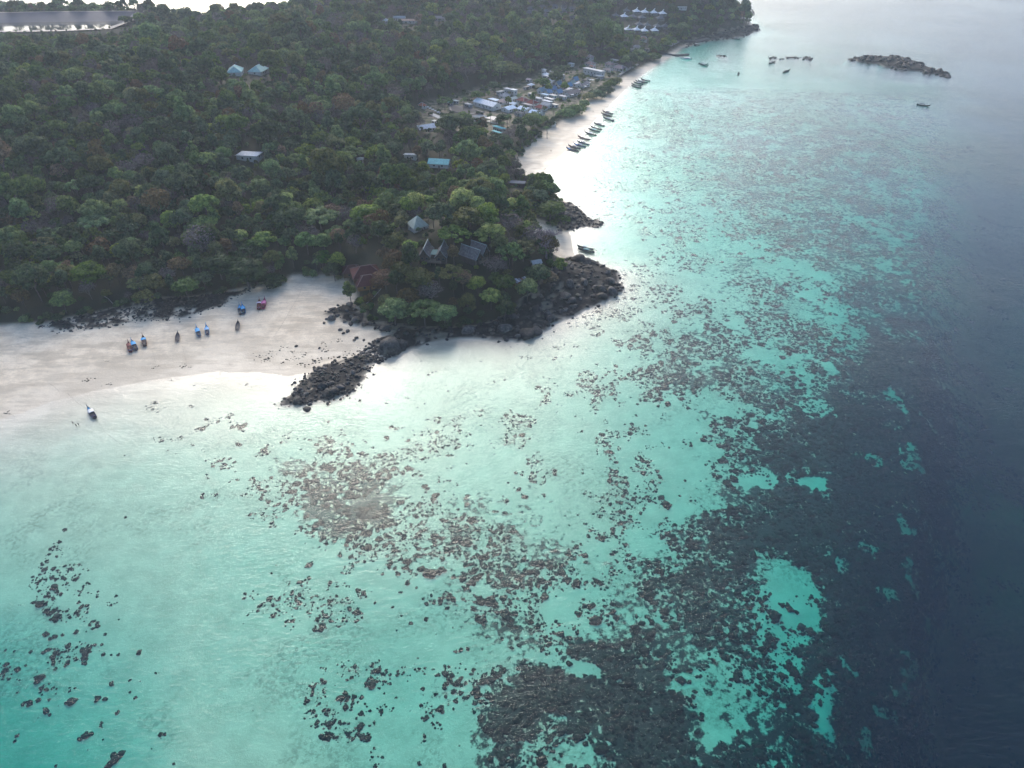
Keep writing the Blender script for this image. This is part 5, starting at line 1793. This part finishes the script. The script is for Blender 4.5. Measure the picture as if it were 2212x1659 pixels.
score = ta[:, 3] / td * vis
score[:nt0] += 10
order = np.argsort(-score)
KTXT = {'dark': 'dark green broadleaf', 'mid': 'mid green broadleaf', 'lime': 'yellow-green', 'olive': 'olive green', 'brown': 'rusty brown', 'mauve': 'leafless mauve-grey', 'fresh': 'bright green', 'palm': 'feathery palm'}


def tree_zone(u, v):
    z, g = tree_zone0(u, v)
    if 'knoll' in g:
        p_ = 'on its seaward front' if v > 600 else ('on its crest around the houses' if v > 520 else 'on its landward back')
        q_ = ', left half' if u < 1000 else ', right half'
    elif 'left beach' in g:
        p_ = 'in the lowest row' if v > 610 else 'above the lowest row'
        q_ = ', left part' if u < 200 else (', middle part' if u < 400 else ', right part')
    else:
        p_ = 'in the nearer rows' if v > 460 else ('in the middle rows' if v > 380 else 'in the back rows')
        q_ = ', left part' if u < 260 else (', middle part' if u < 560 else ', right part')
    return z + ' ' + p_ + q_, g + ' ' + p_ + q_


def tree_zone0(u, v):
    if u > 780 and v > 420:
        return 'on the knoll', 'knoll wood'
    if u < 560 and v > 520:
        return 'above the left beach', 'left beach forest'
    if u < 780 and v > 420:
        return 'behind the cove', 'cove forest'
    if u > 880 and v < 320:
        return 'around the beach village', 'village trees'
    return 'on the forested hill', 'hill forest'


big = order[:300]
for k in big:
    x, y, z, s, ki, lb, zs = TREES[k]
    kd, sh, cm, tm, _, _ = KINDS[ki]
    if lb is None:
        zt, zg = tree_zone(tu[k], tv[k])
        lb, gp = '%s tree %s' % (KTXT[kd], zt), '%s: %s' % (KTXT[kd], zg)
    else:
        gp = None
    t = thing('leafless_tree' if kd == 'mauve' else 'tree', lb, 'tree', (x, y, z), rt.uniform(0, 6.28), gp)
    t.scale = (s, s, s * zs)
    link('crown', cm, t)
    link('trunk', tm, t)
rest = order[300:]
forms = [join_mesh('tree_form', [q[4], (np.array(q[5].v), q[5].f, M_TRUNK if q[0] != 'mauve' else M_TWIG)]) for q in KINDS]
ss = ta[rest, 3]
scatter('forest', ta[rest, :3], [TREES[k][4] for k in rest], np.column_stack([ss, ss, ss * np.array([TREES[k][6] for k in rest])]),
        np.column_stack([np.zeros(len(ss)), np.zeros(len(ss)), rt.uniform(0, 6.28, len(ss))]), forms,
        'dense mixed forest covering the island hills behind the nearer trees', 'forest')
print('trees', len(TREES))

# the big leafless tree beside the small cove
p = place(1180, 558)
t = thing('leafless_tree', 'large leafless tree with spreading purple-grey twigs beside the small cove beach', 'tree', tuple(p), .4)
t.scale = (1.5, 1.5, 1.75)
bmx = branch_form(77, 17, 5, .62, .55, .05, 3, .30)
nv = len(bmx.v)
bmx.build('trunk', plain('purple_bark', (.30, .235, .245), .9, .3, 2), t)
Vc, Fc = crown_form(505, 8.5, 10.5, 6.0, 22, 3600, .10, .66, (.25, .36))
Vc, Fc = wisp(Vc, Fc, 4, .07)
link('twig_crown', join_mesh('twig_crown', [(Vc, Fc, plain('purple_twig', (.26, .19, .20), .9, .25, 1))]), t)
# fallen pale trunk by the cove and dead stems at the left shore
for lb, pts, r_ in (('pale fallen tree trunk lying beside the cove under the knoll', [(790, 660), (805, 650), (820, 635), (832, 622)], .28),
                    ('pale dead trunk leaning over the dark rocks of the left shore', [(222, 640), (236, 650), (246, 662)], .22)):
    P = [place(*q) + np.array([0, 0, .8 + .5 * i]) for i, q in enumerate(pts)]
    tag(MB().tube([tuple(q) for q in P], [r_ * (1 - .18 * i) for i in range(len(P))], 6).build('fallen_trunk', M_PALE), lb, 'log')
# ------------------------------------------------------------------ boats
def hull_mb(L, B, prow):
    """longtail hull: open shell with swept-up prow, bow towards +x"""
    mb = MB()
    ns = 13
    rows = []
    for k in range(ns):
        s = k / (ns - 1)
        x = -L / 2 + L * s
        w = B / 2 * (0.74 + 0.30 * math.sin(math.pi * min(s / .72, 1) * .5 + .2)) if s < .55 else B / 2 * 1.02 * max(0.05, math.cos((s - .55) / .45 * math.pi / 2)) ** .8
        top = 0.78 + .12 * (1 - s) ** 3 + prow * max(0, s - .45) ** 2.6 * 3.2
        keel = 0.02 + prow * max(0, s - .62) ** 3 * 9.0
        bil = keel + (top - keel) * .32
        it = .06
        ib = max(keel + .22, .3)
        rows.append([(x, -w, top), (x, -w * .86, bil), (x, 0, keel), (x, w * .86, bil), (x, w, top),
                     (x, max(w - it, .02), top), (x, w * .72, min(ib + .04, top - .05)), (x, 0, min(ib, top - .06)), (x, -w * .72, min(ib + .04, top - .05)), (x, -max(w - it, .02), top)])
    V = [p for r_ in rows for p in r_]
    F = []
    for k in range(ns - 1):
        F += [(k * 10 + j, (k + 1) * 10 + j, (k + 1) * 10 + (j + 1) % 10, k * 10 + (j + 1) % 10) for j in range(10)]
    F += [tuple(range(9, -1, -1)), tuple(range((ns - 1) * 10, ns * 10))]
    mb.raw(V, F)
    return mb


M_MOTOR = plain('motor', (.03, .03, .035), .5)
BOATN = 0


def boat(label, u, v, aim, L=9.0, hull=(.10, .07, .055), trim=(.12, .2, .3), cover=None, cov=(-.28, .12), tarp=None, z=None, group=None, shaft=True, prow=1.9, heel=0.0, stern=None):
    """aim: survey point that the bow looks at (du, dv from the boat)"""
    global BOATN
    BOATN += 1
    p = place(u, v) if z is None else flat(u, v, z)
    gz = max(float(ground(p[0], p[1])), -0.18) if z is None else z
    a = flat(u + aim[0], v + aim[1], gz)
    b = flat(u, v, gz)
    yaw = math.atan2(a[1] - b[1], a[0] - b[0])
    t = thing('longtail_boat', label, 'boat', (p[0], p[1], gz), yaw, group)
    t.rotation_euler = (heel, 0, yaw)
    B = L * (.245 if L < 9.6 else .19)
    mh = plain('hull_%02x%02x%02x' % tuple(int(255 * q) for q in hull), hull, .6, .25, 1.2)
    mt = plain('trim_%02x%02x%02x' % tuple(int(255 * q) for q in trim), trim, .55, .15, 1)
    h = hull_mb(L, B, prow).build('hull', mh, t)
    for s in (-1, 1):
        P = []
        for k in range(0, 10):
            q = k / 12
            w = B / 2 * (0.74 + 0.30 * math.sin(math.pi * min(q / .72, 1) * .5 + .2)) if q < .55 else B / 2 * 1.02 * max(0.05, math.cos((q - .55) / .45 * math.pi / 2)) ** .8
            P.append((-L / 2 + L * q, s * (w + .03), 0.72 + .12 * (1 - q) ** 3 + prow * max(0, q - .45) ** 2.6 * 3.2))
        MB().tube(P, .07, 4).build('gunwale', mt, h)
    top = 0.78 + prow * .55 ** 2.6 * 3.2
    MB().tube([(L / 2 - .5, 0, top * .72), (L / 2 + .15, 0, top), (L / 2 + .55, 0, top + .95 * prow / 1.9)], [.16, .13, .06], 5).build('prow_post', mt, h)
    for k in (-.32, -.12, .08, .24):
        MB().box((L * k, 0, .55), (.3, B * .8, .06)).build('bench', mh, t)
    if cover is not None:
        mc = plain('cover_%02x%02x%02x' % tuple(int(255 * q) for q in cover), cover, .6, .12, .8)
        x0, x1 = cov[0] * L, cov[1] * L
        mb = MB()
        n = 7
        Q = []
        for k in range(n):
            an = math.pi * k / (n - 1)
            Q.append((math.cos(an) * B * .52, 1.85 + .38 * math.sin(an)))
        V = [(x, y, zz) for x in (x0, x1) for y, zz in Q] + [(x, y * .97, zz - .06) for x in (x0, x1) for y, zz in Q]
        F = []
        for k in range(n - 1):
            F += [(k, k + 1, n + k + 1, n + k), (2 * n + k, 3 * n + k, 3 * n + k + 1, 2 * n + k + 1), (k, 2 * n + k, 2 * n + k + 1, k + 1), (n + k, n + k + 1, 3 * n + k + 1, 3 * n + k)]
        F += [(0, n, 3 * n, 2 * n), (n - 1, 3 * n - 1, 4 * n - 1, 2 * n - 1)]
        mb.raw(V, F)
        mb.build('canopy', mc, t)
        for x in (x0 + .1, x1 - .1):
            for s in (-1, 1):
                MB().tube([(x, s * B * .42, .5), (x, s * B * .49, 1.86)], .04, 4).build('canopy_post', M_PALE, t)
    if tarp is not None:
        mt2 = plain('tarp_%02x%02x%02x' % tuple(int(255 * q) for q in tarp), tarp, .6, .15, 1.5)
        mb = MB()
        xs = [L * q for q in (.16, .24, .32, .40, .445)]
        ws = [B * .48, B * .40, B * .27, B * .12, .05]
        zs = [1.0, 1.12, 1.25, 1.55, 1.8]
        V = []
        for x, w_, z_ in zip(xs, ws, zs):
            V += [(x, -w_, z_ - .05), (x, -w_ * .5, z_ + .16), (x, w_ * .5, z_ + .16), (x, w_, z_ - .05)]
        F = [(4 * k + j, 4 * k + 4 + j, 4 * k + 5 + j, 4 * k + 1 + j) for k in range(4) for j in range(3)]
        mb.raw(V + [(x_, y_, z_ - .07) for x_, y_, z_ in V], F + [tuple(20 + i for i in f[::-1]) for f in F] + [(0, 1, 21, 20), (1, 2, 22, 21), (2, 3, 23, 22)])
        mb.build('bow_cover', mt2, t)
    if stern is not None:
        MB().box((-L * .36, 0, .95), (L * .14, B * .72, .12)).build('stern_cover', plain('stern_%02x%02x%02x' % tuple(int(255 * q) for q in stern), stern, .7), t)
    if shaft:
        e = MB().box((-L * .45, 0, 1.25), (.75, .45, .5)).build('engine', M_MOTOR, t)
        MB().tube([(-L * .45 - .3, 0, 1.15), (-L * .45 - 4.0, 0, .55)], .045, 4).build('propeller_shaft', M_MOTOR, e)
        MB().tube([(-L * .45 + .3, 0, 1.3), (-L * .45 + 1.5, 0, 1.55)], .035, 4).build('tiller', M_MOTOR, e)
    return t


BLUE, SKYB, RED, PINK, WHT, DARK, GRN = (.03, .22, .55), (.05, .36, .72), (.28, .05, .05), (.58, .16, .36), (.78, .78, .80), (.045, .04, .04), (.06, .2, .18)
BROWNH, TANH = (.12, .07, .045), (.24, .13, .07)
# beached on the near sand; bows look inland
boat('maroon-covered longtail boat on the sand, touching a blue one', 281, 753, (-5, -22), 8.6, (.20, .06, .06), (.28, .10, .08), (.16, .025, .03), (-.12, .22), None, stern=(.05, .07, .16))
boat('blue-canopied longtail boat leaning beside the maroon-covered one', 290.5, 749, (-11, -20), 9.0, (.08, .08, .12), BLUE, SKYB, (-.14, .16), SKYB, stern=(.02, .02, .05))
boat('orange-prowed longtail boat with blue canopy, right of the touching pair', 312, 740, (-4, -20), 9.2, (.10, .07, .08), (.40, .20, .08), SKYB, (-.08, .14), None, stern=(.03, .03, .04))
boat('small bare dark skiff alone in the middle of the sand', 384, 730, (2, -20), 8.0, (.05, .05, .07), (.10, .10, .13), None, shaft=True, prow=.9)
boat('longtail boat wholly covered in blue, left of two blue ones', 428.5, 720, (-7, -20), 8.4, (.07, .10, .16), SKYB, SKYB, (-.2, .18), SKYB)
boat('slim blue and white covered longtail boat, right of two blue ones', 448, 716, (-3, -20), 8.2, (.07, .08, .14), SKYB, (.20, .42, .72), (-.22, .06), SKYB)
boat('bare dark wooden skiff just above the rippled sand', 514, 706, (2, -20), 8.6, (.06, .06, .075), (.14, .14, .16), None, shaft=True, prow=1.0)
boat('grey longtail boat with light blue bow, left one below the cove', 519, 672, (-2, -20), 8.8, (.10, .10, .11), (.22, .24, .26), None, (-.2, .1), (.12, .40, .70), stern=(.2, .24, .25))
boat('blue-canopied longtail boat nestled against the grey one', 526, 671, (-4, -20), 8.6, (.06, .08, .14), SKYB, SKYB, (-.22, .12), SKYB)
boat('red-bowed longtail boat with white canopy beside the pink one', 560.5, 661, (2, -20), 9.0, (.24, .06, .05), (.46, .16, .06), (.70, .60, .72), (-.06, .10), None, stern=(.22, .08, .18))
boat('pink-canopied longtail boat highest up the cove sand', 571, 659, (4, -20), 9.4, (.28, .05, .10), (.34, .06, .14), PINK, (-.22, .12), (.28, .04, .10))
# afloat on the near flat
boat('white-canopied longtail boat afloat alone in the shallows', 199, 895, (-12, -16), 8.6, (.03, .035, .06), (.12, .13, .18), WHT, (-.16, .14), (.05, .32, .62), z=-.16, stern=(.02, .025, .12))
# cove by the leafless tree
boat('longtail boat with pale canopy in the small cove, further one', 1264, 538, (-20, -4), 10.5, (.07, .065, .07), (.22, .22, .22), (.55, .58, .60), (-.1, .12), None, z=-.15)
boat('longtail boat with green-grey canopy in the small cove, nearer one', 1266, 544, (-20, -4), 10.5, (.05, .06, .065), (.12, .22, .22), (.18, .34, .36), (-.2, .14), None, z=-.15)
# line of boats along the long beach
LINE = [((490, 1205), DARK, (.08, .16, .32), None, BLUE, 'blue-striped longtail boat nearest the camera on the long beach line'),
        ((545, 1135), (.07, .06, .07), (.14, .2, .3), (.10, .13, .19), None, 'second longtail boat of the long beach line'),
        ((690, 1085), (.05, .07, .11), BLUE, (.08, .15, .28), BLUE, 'navy blue longtail boat, third of the long beach line'),
        ((785, 1020), (.06, .08, .12), (.10, .2, .36), (.16, .2, .26), None, 'dull blue longtail boat, fourth of the long beach line'),
        ((800, 880), (.12, .06, .07), (.20, .12, .12), None, None, 'open maroon longtail boat standing apart on the long beach line'),
        ((985, 765), DARK, GRN, (.60, .63, .64), None, 'pale-canopied longtail boat in the middle of the long beach line'),
        ((1085, 665), DARK, GRN, (.40, .62, .60), None, 'mint-canopied longtail boat of the long beach line'),
        ((1140, 605), (.12, .08, .07), (.2, .14, .12), None, None, 'open brown longtail boat beside the mint-canopied one'),
        ((1230, 510), (.06, .05, .06), (.16, .14, .16), (.12, .12, .16), None, 'dark longtail boat alone before the last three of the line'),
        ((1485, 355), (.05, .06, .08), (.16, .22, .28), (.34, .38, .44), None, 'grey longtail boat, lowest of the last three'),
        ((1430, 240), (.07, .05, .06), (.24, .16, .16), (.13, .16, .2), None, 'dark longtail boat, middle of the last three'),
        ((1465, 175), (.06, .05, .07), (.2, .16, .18), (.13, .13, .17), None, 'dark longtail boat, topmost of the last three')]
Z9 = zoomed(2080, 400, 7.373)
for (x, y), hl, tr, cvr, tp, lb in LINE:
    u, v = Z9(x, y)
    boat(lb, u, v + 1, (-20, -5), 12.5, hl, tr, cvr, (-.22, .12), tp, z=-.1, group='longtails moored along the long beach')
for k, (x, y) in enumerate(((1075, 728), (1075, 712), (1092, 697), (1108, 686), (1128, 684), (1150, 670))):
    u, v = Z4(x, y)
    boat('%s longtail boat of the tight cluster further up the long beach' % ('nearest', 'second', 'third', 'fourth', 'fifth', 'topmost')[k], u, v, (-20, -4), 12.5, DARK, (.12, .14, .16), ((.12, .15, .18), None, (.35, .38, .4), (.10, .14, .2), (.12, .12, .13), None)[k], z=-.1, group='cluster of longtails')
for lb, z, x, y, aim, cvr in (('longtail boat of the anchored pair in the far bay, lower one', Z4, 1640, 548, (20, 5), (.14, .18, .24)), ('longtail boat of the anchored pair in the far bay, upper one', Z4, 1628, 536, (20, 3), (.2, .22, .24)),
                              ('longtail boat pointing straight away in the middle bay', Z4, 1922, 620, (6, -20), None), ('dark passenger boat anchored before the far breakwater', Z4, 1570, 374, (-20, -5), (.42, .44, .46)),
                              ('dim dark boat under the far headland', Z4, 1898, 327, (-20, -2), (.14, .17, .17)), ('longtail boat just below the line of low rocks', zoomed(2200, 0, 1.3488), 938, 320, (20, -4), (.10, .11, .12)),
                              ('dark longtail boat below the tall rocks, lower of two', zoomed(2200, 0, 1.3488), 1006, 366, (20, -6), (.05, .05, .06)), ('dark longtail boat hidden behind the lower one by the rocks', zoomed(2200, 0, 1.3488), 1014, 362, (20, -6), None),
                              ('lone longtail boat on the open water below the long islet', zoomed(2200, 0, 1.3488), 1702, 536, (20, 3), (.09, .11, .14))):
    u, v = z(x, y)
    boat(lb, u, v, aim, 12.0, DARK, (.10, .12, .15), cvr, (-.28, .12), None, z=-.15)

# white speedboat
u, v = Z4(1487, 492)
p = flat(u, v, -.2)
t = thing('speedboat', 'white speedboat beside the dark stone groyne', 'boat', tuple(p), R(172))
mw = plain('gelcoat', (.72, .74, .76), .35, .06, .5)
hull_mb(13, 3.4, .7).build('hull', mw, t)
MB().box((-.8, 0, 1.15), (6, 2.6, .9)).build('cabin', mw, t)
MB().box((-.6, 0, 1.45), (5.4, 2.68, .35)).build('cabin_window', M_GLASS, t)
MB().box((-1.2, 0, 2.2), (7, 2.9, .1)).build('sun_roof', mw, t)
for x in (-4.4, 2.0):
    for s in (-1, 1):
        MB().tube([(x, s * 1.3, .8), (x, s * 1.3, 2.2)], .05, 4).build('roof_post', M_PALE, t)
for s in (-.6, .6):
    MB().box((-6.7, s, .9), (.7, .5, 1.1)).build('outboard_motor', M_MOTOR, t)


# ------------------------------------------------------------------ people
def person_mesh(pose):
    V, E, rad = [], [], []

    def add(p, r, par=None):
        V.append(p)
        rad.append(r)
        if par is not None:
            E.append((par, len(V) - 1))
        return len(V) - 1
    st = .22 if pose == 'walk' else .05
    pel = add((0, 0, .95), (.15, .12))
    wst = add((0, 0, 1.12), (.13, .10), pel)
    ch = add((0, 0, 1.34), (.17, .12), wst)
    nk = add((0, 0, 1.50), (.055, .055), ch)
    hd = add((.02, 0, 1.60), (.085, .075), nk)
    add((.02, 0, 1.70), (.075, .07), hd)
    for s in (-1, 1):
        hp = add((0, s * .10, .90), (.095, .085), pel)
        kn_ = add((s * st * .5 + .03, s * .11, .50), (.062, .062), hp)
        an = add((s * st - .03, s * .11, .09), (.042, .042), kn_)
        add((s * st + .12, s * .12, .03), (.04, .03), an)
        sh = add((0, s * .19, 1.42), (.06, .055), ch)
        el = add((-s * st * .4, s * .26, 1.14), (.042, .042), sh)
        wr = add((-s * st * .4 + .10, s * .25, .92), (.032, .032), el)
        add((-s * st * .4 + .15, s * .24, .82), (.035, .02), wr)
    me = bpy.data.meshes.new('body')
    me.from_pydata(V, E, [])
    o = bpy.data.objects.new('tmp', me)
    COL.objects.link(o)
    md = o.modifiers.new('skin', 'SKIN')
    for i, r_ in enumerate(rad):
        me.skin_vertices[0].data[i].radius = r_
    me.skin_vertices[0].data[0].use_root = True
    sb = o.modifiers.new('sub', 'SUBSURF')
    sb.levels = 1
    dg = bpy.context.evaluated_depsgraph_get()
    res = bpy.data.meshes.new_from_object(o.evaluated_get(dg))
    bpy.data.objects.remove(o)
    res.name = 'body'
    res.polygons.foreach_set('use_smooth', [True] * len(res.polygons))
    return res


M_SKIN = plain('skin', (.34, .20, .14), .6, .08, 2)
M_HAIR = plain('hair', (.012, .010, .009), .6)
PM = {'walk': person_mesh('walk'), 'stand': person_mesh('stand')}
for q in PM.values():
    q.materials.clear()
    q.materials.append(M_SKIN)


def person(label, u, v, yaw, pose, shirt, shorts):
    p = place(u, v)
    t = thing('person', label, 'person', (p[0], p[1], max(p[2], -.35)), yaw)
    link('body', PM[pose], t)
    # clothing: tapered shells round the torso and hips
    MB().tube([(0, 0, 1.0), (0, 0, 1.15), (0, 0, 1.36), (0, 0, 1.46)], [.17, .16, .21, .12], 10).build('shirt', plain('cloth_%d' % int(shirt[0] * 999), shirt, .9), t)
    MB().tube([(0, 0, .66), (0, 0, .85), (0, 0, 1.02)], [.19, .20, .17], 10).build('shorts', plain('cloth2_%d' % int(shorts[0] * 999), shorts, .9), t)
    V0, F0 = ICO1
    mb = MB()
    mb.raw(V0 * np.array([.105, .10, .085]) + np.array([.0, 0, 1.70]), F0)
    mb.build('hair', M_HAIR, t)


person('person wading in dark clothes, leftmost of three near the floating boat', 158.5, 916.5, R(20), 'walk', (.04, .05, .06), (.03, .03, .04))
person('person wading in the middle of three near the floating boat', 166, 922, R(-30), 'walk', (.10, .09, .08), (.05, .06, .08))
person('person in greenish clothes, rightmost of three near the floating boat', 171, 920, R(60), 'stand', (.05, .08, .06), (.04, .05, .05))
person('person in dark clothes walking on the upper long beach', *Z9(1060, 160), R(70), 'walk', (.05, .05, .06), (.04, .04, .05))
person('person in red standing in the middle of the long beach', *zoomed(1500, 150, 2.765)(1565, 1160), R(70), 'stand', (.30, .08, .05), (.06, .05, .05))
person('person by the waterline at the lower long beach, upper of two', *zoomed(1500, 150, 2.765)(1505, 1352), R(50), 'walk', (.05, .05, .05), (.05, .04, .04))
person('person by the waterline at the lower long beach, lower of two', *zoomed(1500, 150, 2.765)(1494, 1412), R(50), 'walk', (.07, .06, .06), (.03, .03, .03))

# ------------------------------------------------------------------ mooring lines and wrack
M_ROPE = plain('rope', (.24, .20, .16), .95, .2, 1)
for lb, pts in (('long mooring line running up the cove sand', [(592, 728), (610, 700), (630, 665), (645, 640), (652, 622)]), ('mooring line of the floating white-canopied boat, shoreward', [(145, 849), (165, 868), (184, 882), (192, 886)]),
                ('mooring line of the floating white-canopied boat, seaward', [(205, 905), (218, 920), (232, 938), (262, 960)]), ('short mooring line below the orange-prowed boat', [(330, 758), (333, 770), (336, 785)]),
                ('mooring line above the left sand flat', [(108, 829), (120, 838), (128, 846)]), ('mooring line at the far left waterline', [(20, 892), (32, 900)]), ('mooring line below the small bare skiff', [(394, 748), (398, 765), (403, 785)])):
    P = [place(*q) + np.array([0, 0, .06]) for q in pts]
    tag(MB().tube([tuple(q) for q in P], .03, 4).build('mooring_line', M_ROPE), lb, 'rope')
WR = np.random.default_rng(9)
for k, (u, v, s) in enumerate(((186, 820, 1.6), (336, 793, 1.3), (401, 791, 1.6), (228, 780, .8), (372, 822, .8), (238, 829, 1.3), (8, 893, 1.4), (560, 768, 1.7), (578, 772, 2.0), (570, 780, 1.4), (610, 752, 1.5), (630, 760, 1.2), (700, 758, 1.8), (640, 775, 1.6),
                               (585, 760, 1.3), (615, 780, 2.2), (655, 788, 2.4), (680, 782, 2.0), (660, 765, 1.6), (720, 770, 2.2), (745, 765, 2.4), (770, 760, 2.2), (700, 742, 1.4), (730, 735, 1.5))):
    p = place(u, v)
    mb = MB()
    for j in range(9):
        V0, F0 = ICO1
        q = V0 * WR.uniform(.12, .34) * s * np.array([1, .7, .35]) * (0.7 + .5 * WR.random((len(V0), 1))) + np.array([p[0] + WR.normal(0, .9 * s), p[1] + WR.normal(0, .7 * s), p[2] + .02])
        mb.raw(q, F0)
    o = mb.build('seaweed_clump', plain('wrack', (.055, .05, .03), .95, .4, 1))
    tag(o, 'dark ragged wrack clump lying on the sand flat', 'seaweed', 'wrack clumps on the sand', 'stuff')
# ------------------------------------------------------------------ haze in the air
def build_haze(nt, out):
    v = N(nt, 'ShaderNodeVolumePrincipled')
    v.inputs['Color'].default_value = (0.78, 0.88, 1.0, 1)
    v.inputs['Density'].default_value = HAZE
    v.inputs['Anisotropy'].default_value = 0.2
    v.inputs['Density Attribute'].default_value = ''
    nt.links.new(v.outputs[0], out.inputs[1])


HAZE = 0.00010
hz = MB()
hz.box((0, 3700, (200 - 63) / 2), (9200, 10400, 263))
h = hz.build('haze', mat('haze', build_haze))
tag(h, 'thin pale sea haze over the bay and island', None, None, 'stuff')
